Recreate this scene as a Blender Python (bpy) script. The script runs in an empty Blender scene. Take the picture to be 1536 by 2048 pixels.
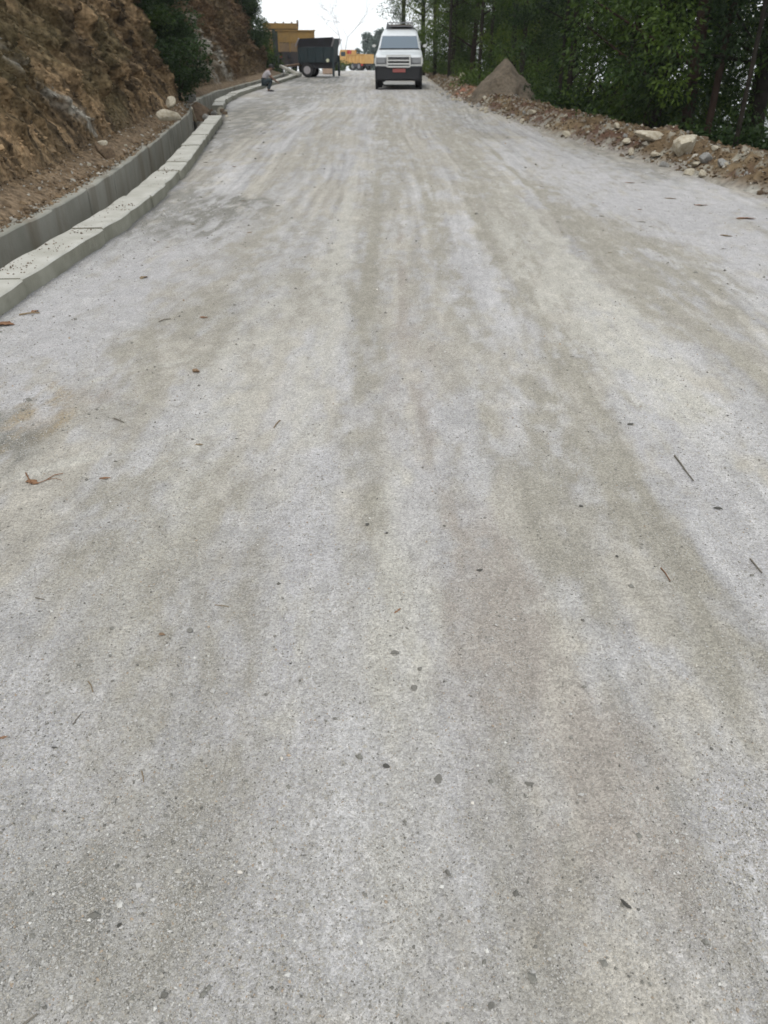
import bpy, bmesh, math, random
import numpy as np
from mathutils import Vector, Matrix

# ------------------------------------------------------------------ camera, world, sun
sc = bpy.context.scene
COL = sc.collection
F, TH, H0 = 1538.0, math.radians(30.0), 1.5      # focal length in photo pixels, pitch, eye height

cam = bpy.data.cameras.new('camera')
camo = bpy.data.objects.new('camera', cam); COL.objects.link(camo)
camo.location = (0, 0, H0)
camo.rotation_euler = (math.radians(90) - TH, 0, 0)
cam.sensor_fit = 'VERTICAL'; cam.sensor_height = 34.6; cam.lens = 34.6 * F / 2048
cam.clip_start = 0.05; cam.clip_end = 5000
cam.dof.use_dof = True; cam.dof.focus_distance = 2.3; cam.dof.aperture_fstop = 5.6
sc.camera = camo

SUN_EL, SUN_AZ = math.radians(52), math.radians(200)   # azimuth clockwise from +Y
w = bpy.data.worlds.new('World'); sc.world = w; w.use_nodes = True
nt = w.node_tree; nt.nodes.clear()
sky = nt.nodes.new('ShaderNodeTexSky'); sky.sky_type = 'NISHITA'; sky.sun_disc = False
sky.sun_elevation = SUN_EL; sky.sun_rotation = SUN_AZ
sc_sky = nt.nodes.new('ShaderNodeVectorMath'); sc_sky.operation = 'SCALE'; sc_sky.inputs[3].default_value = 0.10
nt.links.new(sky.outputs[0], sc_sky.inputs[0])
geo = nt.nodes.new('ShaderNodeTexCoord')
nz = nt.nodes.new('ShaderNodeTexNoise'); nz.inputs['Scale'].default_value = 2.2; nz.inputs['Detail'].default_value = 5
nt.links.new(geo.outputs['Generated'], nz.inputs['Vector'])
cr = nt.nodes.new('ShaderNodeValToRGB')
cr.color_ramp.elements[0].position = 0.3; cr.color_ramp.elements[0].color = (1.02, 1.06, 1.09, 1)
cr.color_ramp.elements[1].position = 0.7; cr.color_ramp.elements[1].color = (1.10, 1.14, 1.16, 1)
nt.links.new(nz.outputs['Fac'], cr.inputs[0])
mx = nt.nodes.new('ShaderNodeMix'); mx.data_type = 'RGBA'; mx.inputs[0].default_value = 0.86
nt.links.new(sc_sky.outputs[0], mx.inputs[6]); nt.links.new(cr.outputs[0], mx.inputs[7])
bg = nt.nodes.new('ShaderNodeBackground'); bg.inputs[1].default_value = 1.0
nt.links.new(mx.outputs[2], bg.inputs[0])
wo = nt.nodes.new('ShaderNodeOutputWorld'); nt.links.new(bg.outputs[0], wo.inputs[0])

sl = bpy.data.lights.new('sun', 'SUN'); sl.energy = 1.2; sl.angle = math.radians(14); sl.color = (1, .97, .92)
so = bpy.data.objects.new('sun', sl); COL.objects.link(so)
d = Vector((math.sin(SUN_AZ) * math.cos(SUN_EL), math.cos(SUN_AZ) * math.cos(SUN_EL), math.sin(SUN_EL)))
so.rotation_euler = d.to_track_quat('Z', 'Y').to_euler(); so.location = (0, -5, 30)

sc.view_settings.view_transform = 'Standard'; sc.view_settings.look = 'None'
sc.view_settings.exposure = 0.40; sc.view_settings.gamma = 1
sc.cycles.use_denoising = True
sc.cycles.max_bounces = 6; sc.cycles.volume_bounces = 0
sc.cycles.transparent_max_bounces = 8

# ------------------------------------------------------------------ helpers
rng = np.random.default_rng(7)
R = random.Random(11)

def _hash(ix, iy, seed):
    n = (ix.astype(np.int64) * 374761393 + iy.astype(np.int64) * 668265263 + seed * 1442695041) & 0xffffffff
    n = ((n ^ (n >> 13)) * 1274126177) & 0xffffffff
    n = n ^ (n >> 16)
    return (n & 0xffff) / 65535.0

def vnoise(x, y, seed=0):
    x = np.asarray(x, float); y = np.asarray(y, float)
    x, y = np.broadcast_arrays(x, y)
    ix = np.floor(x); iy = np.floor(y); fx = x - ix; fy = y - iy
    fx = fx * fx * (3 - 2 * fx); fy = fy * fy * (3 - 2 * fy)
    a = _hash(ix, iy, seed); b = _hash(ix + 1, iy, seed); c = _hash(ix, iy + 1, seed); e = _hash(ix + 1, iy + 1, seed)
    return (a + (b - a) * fx) * (1 - fy) + (c + (e - c) * fx) * fy

def fbm(x, y, seed=0, octs=4, gain=.5):
    s = 0; amp = 1; tot = 0
    for o in range(octs):
        s = s + amp * vnoise(np.asarray(x) * 2 ** o + 17.3 * o, np.asarray(y) * 2 ** o - 9.1 * o, seed + o)
        tot += amp; amp *= gain
    return s / tot

def sstep(a, b, x):
    t = np.clip((np.asarray(x, float) - a) / (b - a), 0, 1)
    return t * t * (3 - 2 * t)

_hy = np.linspace(-30, 2000, 20301)
_sl = np.interp(_hy, [-30, 42, 64, 75, 135, 170, 400, 900, 2000], [.025, .025, 0, -.005, -.006, -.09, -.09, -.02, 0.0])
_hz = np.cumsum(_sl) * (_hy[1] - _hy[0]); _hz -= np.interp(0, _hy, _hz)
def hroad(y): return np.interp(y, _hy, _hz)
def edgeR(y): return np.interp(y, [-5, 5, 9.5, 16.6, 28, 41, 60, 90, 140], [5.3, 5.0, 4.45, 3.3, 2.35, 2.3, 2.2, 1.5, -2.0])
def wallX(y): return np.interp(y, [-6, 5, 8, 10.3, 13.7, 19, 22, 25, 28.7, 32, 43, 46], [-2.5, -2.46, -2.4, -2.55, -2.92, -3.55, -4.1, -4.5, -4.66, -4.58, -4.28, -4.3])
# smooth the polyline a bit
_wy = np.linspace(-6, 46, 521); _wx = wallX(_wy); _k = np.ones(15) / 15
_wxs = np.convolve(np.pad(_wx, 7, mode='edge'), _k, 'valid')
def wallX(y): return np.interp(y, _wy, _wxs)

def road_z(x, y):
    z = hroad(y)
    z = z + .030 * (fbm(x * .7, y * .22, 3, 3) - .5)
    z = z + .016 * (fbm(x * 3.2 + .25 * np.sin(y * .7), y * .35, 21, 3) - .5)
    z = z + .022 * (fbm(x * 9, y * 5, 31, 5) - .5) + .007 * (fbm(x * 38, y * 34, 33, 2) - .5)
    return z

def ray(px, py):
    u = (px - 768) / F; v = (1024 - py) / F
    return u, math.cos(TH) + v * math.sin(TH), -math.sin(TH) + v * math.cos(TH)
def P(px, py, h=0.0):
    """place on the road profile (raised by h) that is seen at a spot of the photograph"""
    u, fy, fz = ray(px, py)
    lo, hi = .3, 150.
    t = lo
    while t < hi:
        if H0 + fz * t <= hroad(fy * t) + h: break
        t *= 1.003
    return Vector((u * t, fy * t, H0 + fz * t))

def mat(name, color=(.5, .5, .5), rough=.8, metal=0., bump=0., bscale=20., var=0., vscale=5., color2=None, attr=None, spec=.5):
    m = bpy.data.materials.new(name); m.use_nodes = True
    n = m.node_tree; b = n.nodes['Principled BSDF']
    b.inputs['Base Color'].default_value = (*color, 1); b.inputs['Roughness'].default_value = rough
    b.inputs['Metallic'].default_value = metal; b.inputs['Specular IOR Level'].default_value = spec
    tc = n.nodes.new('ShaderNodeTexCoord')
    src = None
    if attr:
        a = n.nodes.new('ShaderNodeAttribute'); a.attribute_name = attr; src = a.outputs['Color']
    if var or color2:
        t = n.nodes.new('ShaderNodeTexNoise'); t.inputs['Scale'].default_value = vscale; t.inputs['Detail'].default_value = 6
        n.links.new(tc.outputs['Object'], t.inputs['Vector'])
        mr = n.nodes.new('ShaderNodeMapRange'); mr.inputs[1].default_value = .3; mr.inputs[2].default_value = .7
        n.links.new(t.outputs['Fac'], mr.inputs[0])
        if src is not None:
            mr.inputs[3].default_value = 1 - var; mr.inputs[4].default_value = 1 + var
            vm = n.nodes.new('ShaderNodeVectorMath'); vm.operation = 'SCALE'
            n.links.new(src, vm.inputs[0]); n.links.new(mr.outputs[0], vm.inputs[3]); src = vm.outputs[0]
        else:
            mi = n.nodes.new('ShaderNodeMix'); mi.data_type = 'RGBA'
            c2 = color2 or tuple(c * (1 - var) for c in color)
            mi.inputs[6].default_value = (*color, 1); mi.inputs[7].default_value = (*c2, 1)
            n.links.new(mr.outputs[0], mi.inputs[0]); src = mi.outputs[2]
    if src is not None: n.links.new(src, b.inputs['Base Color'])
    if bump:
        t2 = n.nodes.new('ShaderNodeTexNoise'); t2.inputs['Scale'].default_value = bscale; t2.inputs['Detail'].default_value = 8
        n.links.new(tc.outputs['Object'], t2.inputs['Vector'])
        bp = n.nodes.new('ShaderNodeBump'); bp.inputs['Strength'].default_value = 1; bp.inputs['Distance'].default_value = bump
        n.links.new(t2.outputs['Fac'], bp.inputs['Height']); n.links.new(bp.outputs[0], b.inputs['Normal'])
    return m

def npmesh(name, V, Fc, mats, col=None, smooth=False, midx=None):
    """V (n,3), Fc (m,k)"""
    V = np.asarray(V, np.float32); Fc = np.asarray(Fc, np.int32)
    me = bpy.data.meshes.new(name)
    me.vertices.add(len(V)); me.vertices.foreach_set('co', V.ravel())
    k = Fc.shape[1]
    me.loops.add(Fc.size); me.loops.foreach_set('vertex_index', Fc.ravel())
    me.polygons.add(len(Fc)); me.polygons.foreach_set('loop_start', np.arange(len(Fc), dtype=np.int32) * k)
    me.polygons.foreach_set('use_smooth', np.full(len(Fc), smooth))
    if col is not None:
        a = me.color_attributes.new('Col', 'FLOAT_COLOR', 'POINT')
        c4 = np.ones((len(V), 4), np.float32); c4[:, :3] = col; a.data.foreach_set('color', c4.ravel())
    for m in (mats if isinstance(mats, (list, tuple)) else [mats]): me.materials.append(m)
    if midx is not None: me.polygons.foreach_set('material_index', np.asarray(midx, np.int32))
    me.update(calc_edges=True); me.validate()
    return me

def grid_faces(nr, nc):
    i = np.arange(nr - 1)[:, None] * nc + np.arange(nc - 1)[None, :]
    i = i.ravel()
    return np.stack([i, i + 1, i + nc + 1, i + nc], 1)

def link(name, me, parent=None, loc=None, rot=None, scale=None):
    o = bpy.data.objects.new(name, me); COL.objects.link(o)
    if parent is not None: o.parent = parent
    if loc is not None: o.location = loc
    if rot is not None: o.rotation_euler = rot
    if scale is not None: o.scale = scale if hasattr(scale, '__len__') else (scale,) * 3
    return o

def tag(o, label=None, cat=None, group=None, kind=None):
    if label: o['label'] = label
    if cat: o['category'] = cat
    if group: o['group'] = group
    if kind: o['kind'] = kind
    return o

def thing(name, label, cat, loc=(0, 0, 0), rot=(0, 0, 0), group=None):
    return tag(link(name, None, loc=loc, rot=rot), label, cat, group)

class MB:
    def __init__(s): s.bm = bmesh.new()
    def box(s, c, d, rot=None, taper=1.0):
        m = Matrix.Translation(c)
        if rot: m = m @ Matrix.Rotation(rot[2], 4, 'Z') @ Matrix.Rotation(rot[1], 4, 'Y') @ Matrix.Rotation(rot[0], 4, 'X')
        v = bmesh.ops.create_cube(s.bm, size=1)['verts']
        for q in v:
            q.co = Vector((q.co.x * d[0], q.co.y * d[1], q.co.z * d[2]))
            if taper != 1 and q.co.z > 0: q.co.x *= taper; q.co.y *= taper
            q.co = m @ q.co
        return s
    def cyl(s, a, b, r, r2=None, n=12, caps=True):
        a = Vector(a); b = Vector(b); dd = b - a
        m = Matrix.Translation((a + b) / 2) @ dd.to_track_quat('Z', 'Y').to_matrix().to_4x4()
        bmesh.ops.create_cone(s.bm, cap_ends=caps, segments=n, radius1=r, radius2=r if r2 is None else r2, depth=dd.length, matrix=m)
        return s
    def ball(s, c, r, sc_=(1, 1, 1), sub=2):
        v = bmesh.ops.create_icosphere(s.bm, subdivisions=sub, radius=r)['verts']
        for q in v: q.co = Vector((q.co.x * sc_[0], q.co.y * sc_[1], q.co.z * sc_[2])) + Vector(c)
        return s
    def poly(s, pts, thick=None):
        vs = [s.bm.verts.new(p) for p in pts]
        f = s.bm.faces.new(vs)
        if thick is not None:
            r = bmesh.ops.extrude_face_region(s.bm, geom=[f])
            for q in r['geom']:
                if isinstance(q, bmesh.types.BMVert): q.co += Vector(thick)
        return s
    def rings(s, rings, cap=True):
        prev = None; rows = []
        for r in rings: rows.append([s.bm.verts.new(p) for p in r])
        n = len(rows[0])
        for a, b in zip(rows, rows[1:]):
            for i in range(n): s.bm.faces.new((a[i], a[(i + 1) % n], b[(i + 1) % n], b[i]))
        if cap:
            s.bm.faces.new(list(reversed(rows[0]))); s.bm.faces.new(rows[-1])
        return s
    def done(s, name, m, parent=None, bevel=0., smooth=False, **kw):
        bmesh.ops.recalc_face_normals(s.bm, faces=s.bm.faces[:])
        if bevel:
            bmesh.ops.bevel(s.bm, geom=s.bm.edges[:], offset=bevel, segments=2, affect='EDGES', clamp_overlap=True)
        me = bpy.data.meshes.new(name); s.bm.to_mesh(me); s.bm.free()
        me.materials.append(m)
        if smooth:
            me.polygons.foreach_set('use_smooth', np.ones(len(me.polygons), bool))
        return link(name, me, parent, **kw)

def copy_tree(o, parent=None):
    c = o.copy(); COL.objects.link(c)
    if parent is not None: c.parent = parent
    for ch in [x for x in o.children]: copy_tree(ch, c)
    return c

# ------------------------------------------------------------------ materials
def road_material():
    m = bpy.data.materials.new('packed_gravel'); m.use_nodes = True
    n = m.node_tree; b = n.nodes['Principled BSDF']; L = n.links
    b.inputs['Roughness'].default_value = .95; b.inputs['Specular IOR Level'].default_value = .15
    tc = n.nodes.new('ShaderNodeTexCoord')
    at = n.nodes.new('ShaderNodeAttribute'); at.attribute_name = 'Col'
    def noise(s, det=4, rough=.6):
        t = n.nodes.new('ShaderNodeTexNoise'); t.inputs['Scale'].default_value = s; t.inputs['Detail'].default_value = det
        t.inputs['Roughness'].default_value = rough
        L.new(tc.outputs['Object'], t.inputs['Vector']); return t.outputs['Fac']
    def vor(s):
        t = n.nodes.new('ShaderNodeTexVoronoi'); t.inputs['Scale'].default_value = s
        L.new(tc.outputs['Object'], t.inputs['Vector']); return t
    def rng_(x, a, b_, lo, hi):
        r = n.nodes.new('ShaderNodeMapRange'); L.new(x, r.inputs[0])
        for i, q in enumerate((a, b_, lo, hi)): r.inputs[i + 1].default_value = q
        return r.outputs[0]
    def mul(a, c):
        r = n.nodes.new('ShaderNodeMath'); r.operation = 'MULTIPLY'; L.new(a, r.inputs[0])
        if isinstance(c, float): r.inputs[1].default_value = c
        else: L.new(c, r.inputs[1])
        return r.outputs[0]
    def add(a, c):
        r = n.nodes.new('ShaderNodeMath'); r.operation = 'ADD'; L.new(a, r.inputs[0]); L.new(c, r.inputs[1]); return r.outputs[0]
    v1 = vor(170.)
    bw = n.nodes.new('ShaderNodeRGBToBW'); L.new(v1.outputs['Color'], bw.inputs[0])
    g1 = rng_(bw.outputs[0], .2, .8, .80, 1.16)
    g2 = rng_(noise(420., 2), .3, .7, .76, 1.22)
    g3 = rng_(noise(60., 6, .75), .3, .7, .86, 1.12)
    g4 = rng_(noise(9., 4, .6), .32, .68, .95, 1.05)
    f = mul(mul(mul(g1, g2), g3), g4)
    vm = n.nodes.new('ShaderNodeVectorMath'); vm.operation = 'SCALE'; L.new(at.outputs['Color'], vm.inputs[0]); L.new(f, vm.inputs[3])
    L.new(vm.outputs[0], b.inputs['Base Color'])
    h = add(add(mul(v1.outputs['Distance'], -.0034 * 1.), mul(noise(330., 3), .0034)), mul(noise(55., 5, .7), .011))
    bp = n.nodes.new('ShaderNodeBump'); bp.inputs['Distance'].default_value = 1.0; bp.inputs['Strength'].default_value = .75
    L.new(h, bp.inputs['Height']); L.new(bp.outputs[0], b.inputs['Normal'])
    return m

M = {}
M['road'] = road_material()
M['grain'] = mat('gravel_chips', rough=.9, attr='Col', var=.12, vscale=300, spec=.2)
M['concrete'] = mat('cast_concrete', (.45, .445, .40), .9, bump=.006, bscale=30, color2=(.32, .32, .285), vscale=2.3, spec=.2)
M['soil'] = mat('earth_cut', rough=.95, attr='Col', var=.55, vscale=15, bump=.09, bscale=11, spec=.1)
M['berm'] = mat('loose_earth', rough=.95, attr='Col', var=.3, vscale=14, bump=.02, bscale=18, spec=.1)
M['terrain'] = mat('forest_floor', (.06, .055, .03), .95, bump=.05, bscale=3, color2=(.03, .045, .018), vscale=.6, spec=.1)
M['rock_pale'] = mat('pale_rock', (.54, .50, .41), .9, bump=.012, bscale=14, color2=(.33, .28, .20), vscale=5, spec=.2)
M['rock_grey'] = mat('grey_rock', (.34, .34, .33), .9, bump=.012, bscale=14, color2=(.19, .18, .16), vscale=6, spec=.2)
M['rock_brown'] = mat('brown_rock', (.18, .13, .085), .9, bump=.012, bscale=14, color2=(.09, .065, .045), vscale=6, spec=.2)
M['bark'] = mat('bark', (.038, .032, .026), .95, bump=.02, bscale=25, color2=(.02, .018, .015), vscale=5, spec=.1)
M['bark_red'] = mat('reddish_bark', (.050, .033, .025), .95, bump=.02, bscale=25, color2=(.028, .020, .016), vscale=5, spec=.1)
M['bark_pale'] = mat('pale_bark', (.42, .40, .42), .95, spec=.1)
M['twig'] = mat('dry_twig', (.22, .17, .11), .9, spec=.1)
M['twig_dark'] = mat('grey_twig', (.17, .155, .13), .9, spec=.1)
M['deadleaf'] = mat('dead_leaf', (.26, .15, .085), .8, color2=(.16, .085, .05), vscale=30, spec=.2)

def leafmat(name, c1, c2, trans=.35):
    m = bpy.data.materials.new(name); m.use_nodes = True
    n = m.node_tree; b = n.nodes['Principled BSDF']; L = n.links
    b.inputs['Roughness'].default_value = .55; b.inputs['Specular IOR Level'].default_value = .25
    at = n.nodes.new('ShaderNodeAttribute'); at.attribute_name = 'Col'
    mi = n.nodes.new('ShaderNodeMix'); mi.data_type = 'RGBA'; mi.inputs[6].default_value = (*c1, 1); mi.inputs[7].default_value = (*c2, 1)
    sp = n.nodes.new('ShaderNodeSeparateColor'); L.new(at.outputs['Color'], sp.inputs[0]); L.new(sp.outputs[0], mi.inputs[0])
    L.new(mi.outputs[2], b.inputs['Base Color'])
    tr = n.nodes.new('ShaderNodeBsdfTranslucent'); L.new(mi.outputs[2], tr.inputs[0])
    ms = n.nodes.new('ShaderNodeMixShader'); ms.inputs[0].default_value = trans
    L.new(b.outputs[0], ms.inputs[1]); L.new(tr.outputs[0], ms.inputs[2])
    L.new(ms.outputs[0], n.nodes['Material Output'].inputs[0])
    return m
M['leaf'] = leafmat('leaf_green', (.018, .042, .010), (.080, .128, .018))
M['leaf_dark'] = leafmat('leaf_dark', (.010, .024, .009), (.034, .064, .015))
M['leaf_blue'] = leafmat('needle_green', (.08, .11, .10), (.15, .19, .16))
M['leaf_light'] = leafmat('leaf_yellow_green', (.038, .070, .012), (.115, .160, .022), .45)

def stained(name):
    m = mat(name, (.34, .33, .29), .92, bump=.006, bscale=30, color2=(.24, .235, .20), vscale=2.0, spec=.15)
    n = m.node_tree; b = n.nodes['Principled BSDF']; src = b.inputs['Base Color'].links[0].from_socket
    tc = n.nodes.new('ShaderNodeTexCoord'); mp = n.nodes.new('ShaderNodeMapping'); mp.inputs['Scale'].default_value = (2.2, 2.2, .3)
    n.links.new(tc.outputs['Object'], mp.inputs[0])
    t = n.nodes.new('ShaderNodeTexNoise'); t.inputs['Scale'].default_value = 1.6; t.inputs['Detail'].default_value = 5; n.links.new(mp.outputs[0], t.inputs[0])
    mr = n.nodes.new('ShaderNodeMapRange'); mr.inputs[1].default_value = .48; mr.inputs[2].default_value = .85; n.links.new(t.outputs['Fac'], mr.inputs[0])
    mi = n.nodes.new('ShaderNodeMix'); mi.data_type = 'RGBA'; n.links.new(mr.outputs[0], mi.inputs[0]); n.links.new(src, mi.inputs[6]); mi.inputs[7].default_value = (.16, .125, .085, 1)
    n.links.new(mi.outputs[2], b.inputs['Base Color']); return m
M['concrete_stained'] = stained('stained_concrete')
M['concrete_face'] = mat('darker_formed_concrete', (.30, .295, .245), .92, bump=.008, bscale=22, color2=(.20, .195, .155), vscale=3.5, spec=.15)
M['concrete'] = mat('pale_concrete', (.50, .49, .45), .92, bump=.006, bscale=30, color2=(.38, .37, .325), vscale=4.5, spec=.15)
# ------------------------------------------------------------------ road
def patches(x, y, base):
    """hand placed stains, wheel-track bands and a dark patch round the trailer: (x, y, half width, half length, kind, strength)"""
    lilac = np.array([.440, .428, .428]); beige = np.array([.322, .302, .258]); pale = np.array([.470, .450, .405])
    pink = np.array([.348, .316, .282]); sand = np.array([.33, .27, .185]); coarse = np.array([.225, .218, .195])
    c = base
    L = [
        # long wheel-track bands
        (-.12, 4.6, .10, 2.2, beige, .55), (-.13, 7.5, .12, 3.5, beige, .5), (.13, 3.9, .12, 1.3, pink, .35),
        (.50, 7.0, .09, 4.0, beige, .6), (.98, 6.0, .12, 3.2, beige, .75), (1.25, 9.0, .18, 4.0, beige, .6),
        (1.9, 7.4, .16, 3.0, beige, .8), (2.5, 8.6, .22, 3.0, beige, .6), (2.25, 6.2, .14, 1.4, beige, .6),
        (1.45, 5.0, .2, 1.6, pale, .7), (1.3, 6.3, .25, 2.4, pale, .6), (.7, 5.0, .2, 2.0, lilac, .5),
        (.80, 3.3, .12, .9, beige, .6), (.62, 2.45, .10, .5, beige, .6), (.95, 2.4, .12, .6, beige, .75), (1.0, 1.8, .10, .5, beige, .6),
        (.28, 2.0, .16, .42, pink, .75), (.38, 1.45, .15, .45, pink, .6), (.55, 1.2, .12, .35, pink, .55), (.30, 1.05, .1, .3, beige, .4),
        (.06, 1.9, .09, .8, pale, .6), (.18, 3.0, .16, .8, lilac, .5), (-.28, 2.0, .12, 1.0, lilac, .7), (-.33, 3.2, .2, 1.0, lilac, .5),
        (-.60, 1.9, .22, .5, beige, .55), (-.82, 2.6, .3, .5, beige, .55), (-.45, 1.2, .14, .4, beige, .5), (-.85, 1.45, .2, .3, lilac, .5),
        (-.5, 1.0, .2, .16, coarse, .3), (-.75, .95, .2, .2, coarse, .25), (.85, 1.05, .14, .2, lilac, .7), (1.25, 2.8, .12, .8, lilac, .8),
        (-1.62, 3.42, .17, .30, sand, 1.3), (-1.95, 3.2, .2, .25, coarse, 1.), (-1.42, 3.62, .10, .12, pink, .6), (-1.9, 3.1, .4, .4, coarse, .7), (-1.75, 4.1, .35, .6, lilac, .8),
        (-1.9, 5.4, .3, .9, lilac, .9), (-1.7, 8.3, .4, 1.1, coarse, .75), (-2.2, 8.8, .22, 1.6, coarse, .5), (-1.2, 4.4, .3, .8, beige, .5),
        (-.9, 6.6, .5, 1.6, beige, .45), (-1.5, 6.7, .3, 1.3, lilac, .5), (.15, 1.35, .1, .5, lilac, .35),
        (3.2, 9.5, .8, 2.6, lilac, .8), (3.6, 13., .5, 2.5, coarse, .4), (3.0, 7.2, .4, 1.6, lilac, .7), (2.6, 11.2, .6, 3., lilac, .5),
        (-3.2, 17., .6, 5, coarse, .5), (-3.2, 25., .9, 6, coarse, .5), (1.9, 24., .4, 8, coarse, .35), (0.1, 20, .25, 12, beige, .5), (1.3, 19, .25, 10, beige, .45),
        (-1.2, 18, .3, 10, beige, .3), (-2.6, 33., 1.0, 6, coarse, .45), (-.4, 6., .12, 2.5, pale, .5), (-.75, 4.2, .15, 1.6, pale, .4),
        (-3.4, 41, 1.6, 4, np.array([.15, .15, .14]), .6),  # darker grey ground round the trailer
    ]
    # narrow continuous wheel-track edges: polylines on the ground
    for pts, hw_, col, st in (
            ([(.93, 9.5), (.98, 7), (1.03, 4.3), (1.02, 2.6), (.97, 2.0), (.95, 1.4)], .032, beige, .85), ([(1.18, 9.5), (1.22, 6.5), (1.20, 4.0), (1.25, 2.6)], .022, beige, .6),
            ([(1.75, 14), (1.8, 7), (1.95, 4.6), (2.0, 3.5)], .045, beige, .9), ([(2.2, 13), (2.25, 8), (2.4, 5.2)], .05, beige, .8),
            ([(-.05, 12), (-.12, 6.2), (-.10, 3.6), (-.02, 2.4), (.10, 1.6)], .05, beige, .8), ([(.16, 8), (.12, 4.6), (.20, 3.0), (.34, 2.0), (.42, 1.2)], .035, pink, .7),
            ([(.45, 13), (.50, 7), (.66, 3.6), (.72, 2.2)], .04, beige, .7), ([(-.42, 12), (-.36, 5), (-.30, 2.6), (-.28, 1.0)], .05, pale, .7),
            ([(-.62, 3.4), (-1.1, 3.0), (-1.6, 2.7), (-2.2, 2.5)], .035, pale, .9), ([(-.5, 4.6), (-1.2, 4.0), (-2.1, 3.4)], .03, pale, .7),
            ([(-.7, 2.4), (-.45, 1.5), (-.30, .9)], .03, beige, .6), ([(.60, 1.7), (.68, 1.2), (.70, .8)], .03, coarse, .5),
            ([(1.3, 16), (1.45, 9), (1.5, 5), (1.4, 3)], .05, pale, .7)):
        py_ = np.array([p[1] for p in pts]); px_ = np.array([p[0] for p in pts])
        if abs(px_[-1] - px_[0]) > 1.2:
            o_ = np.argsort(px_); dd = (y - np.interp(x, px_[o_], py_[o_])) * .8; rngm = sstep(px_.min() - .1, px_.min() + .2, x) * sstep(px_.max() + .1, px_.max() - .2, x)
        else:
            o_ = np.argsort(py_); dd = x - np.interp(y, py_[o_], px_[o_]); rngm = sstep(py_.min() - .1, py_.min() + .4, y) * sstep(py_.max() + 1, py_.max() - 1, y)
        dd = dd + .05 * (fbm(x * 3, y * 1.1, 681, 4) - .5)
        m = st * rngm * sstep(1.5, .5, np.abs(dd) / hw_) * (.25 + 1.1 * sstep(.35, .6, fbm(x * 7, y * 2.2, 691, 4)))
        m = np.clip(m, 0, 1)[:, None]; c = c * (1 - m) + col * m
    wob = fbm(x * 1.6, y * .9, 91, 4) - .5
    wob2 = fbm(x * 7, y * 3.2, 95, 5, .65) - .5
    for (cx, cy, sx, sy, col, st) in L:
        q = ((x - cx + wob * .5 * min(.6, sx * 2.5) + wob2 * .22 * min(1, sx * 4)) / sx) ** 2 + ((y - cy + wob * sy * .9) / sy) ** 2
        m = sstep(2.4, .5, q + 1.2 * wob2) * st
        m = 1.1 * m * (.15 + 1.3 * sstep(.36, .62, fbm(x * 11 + cx * 7, y * 4.2, 55, 5, .62)))
        m = np.clip(m, 0, 1)[:, None]
        c = c * (1 - m) + col * m
    return c

def road_k(x, y):
    """0 on packed fines, 1 on loose gravel"""
    wx_ = x + .10 * (fbm(x * 5, y * 1.6, 601, 4) - .5); wy_ = y + .25 * (fbm(x * 4, y * 2, 611, 4) - .5)
    s = fbm(wx_ * 2.6 + .35 * np.sin(y * .35), wy_ * .32, 5, 6, .62)
    s2 = fbm(wx_ * 1.3, wy_ * .7, 13, 6, .6)
    s3 = fbm(x * 18, y * 9, 621, 4, .6)
    s4 = fbm(wx_ * 6, wy_ * 2.4, 651, 5, .62)
    return sstep(.44, .55, .34 * s + .24 * s2 + .30 * s4 + .12 * s3)
def road_color(x, y):
    lil = np.array([.428, .417, .412]); bei = np.array([.388, .364, .322])
    k = road_k(x, y)[:, None]
    c = bei * (1 - k) + lil * k
    # fine streaks along the direction of travel, fading in on the left into diagonals
    st = fbm(x * 14 + 1.2 * np.sin(y * .45), y * .55, 41, 4) - .5
    dg = fbm((x * .86 - y * .5) * 1.6, (x * .5 + y * .86) * 8, 47, 4) - .5
    kl = sstep(-.4, -1.3, x) * sstep(9, 5, y)
    c = c * (1 + (.60 * st * (1 - kl) + .42 * dg * kl)[:, None])
    rib = fbm(x * 34 + 2.5 * np.sin(y * .5), y * .8, 661, 3, .6) - .5
    c = c * (1 + (.26 * rib * (1 - .6 * kl) * sstep(.35, .6, fbm(x * 1.6, y * .25, 671, 3)))[:, None])
    # cross ripples further out
    rp = fbm(x * .9, y * 3.2, 71, 3) - .5
    c = c * (1 + .14 * (rp * sstep(5, 9, y))[:, None])
    c = patches(x, y, c)
    c = c * (1 + .30 * (fbm(x * 22, y * 11, 631, 4, .65) - .5) + .16 * (fbm(x * 60, y * 50, 641, 3) - .5))[:, None]
    c = c * (.93 + .16 * fbm(x * .5, y * .5, 77, 3))[:, None]
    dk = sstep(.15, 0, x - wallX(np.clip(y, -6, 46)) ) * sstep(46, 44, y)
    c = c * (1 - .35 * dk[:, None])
    er = sstep(-.5, .2, x - edgeR(y))[:, None]
    c = c * (1 - er * .5) + np.array([.25, .19, .13]) * er * .5
    return c

ys = [-4.0]
while ys[-1] < 150:
    yy = ys[-1]
    ys.append(yy + (.25 if yy < .3 else max(.0125, .0058 * yy ** 1.25)))
ys = np.array(ys)
xs = np.concatenate([np.arange(-11, -3, .12), np.arange(-3, 3, .016), np.arange(3, 6.2, .05)])
X, Y = np.meshgrid(xs, ys); x, y = X.ravel(), Y.ravel()
z = road_z(x, y)
z = z - .45 * sstep(.1, 1.2, x - edgeR(y))                     # shoulder rolls off at the right
inl = (y < 46)
wx = wallX(np.clip(y, -6, 46))
z = np.where(inl & (x < wx - .06), hroad(y) - .9, z)            # the trench of the drain is cut out of the road sheet
z = np.where(~inl & (x < wx), z - .0, z)
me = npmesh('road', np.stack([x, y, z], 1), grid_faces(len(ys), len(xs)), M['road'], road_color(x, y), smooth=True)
tag(link('road', me), kind='structure')
print('road verts', len(x))

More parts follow.
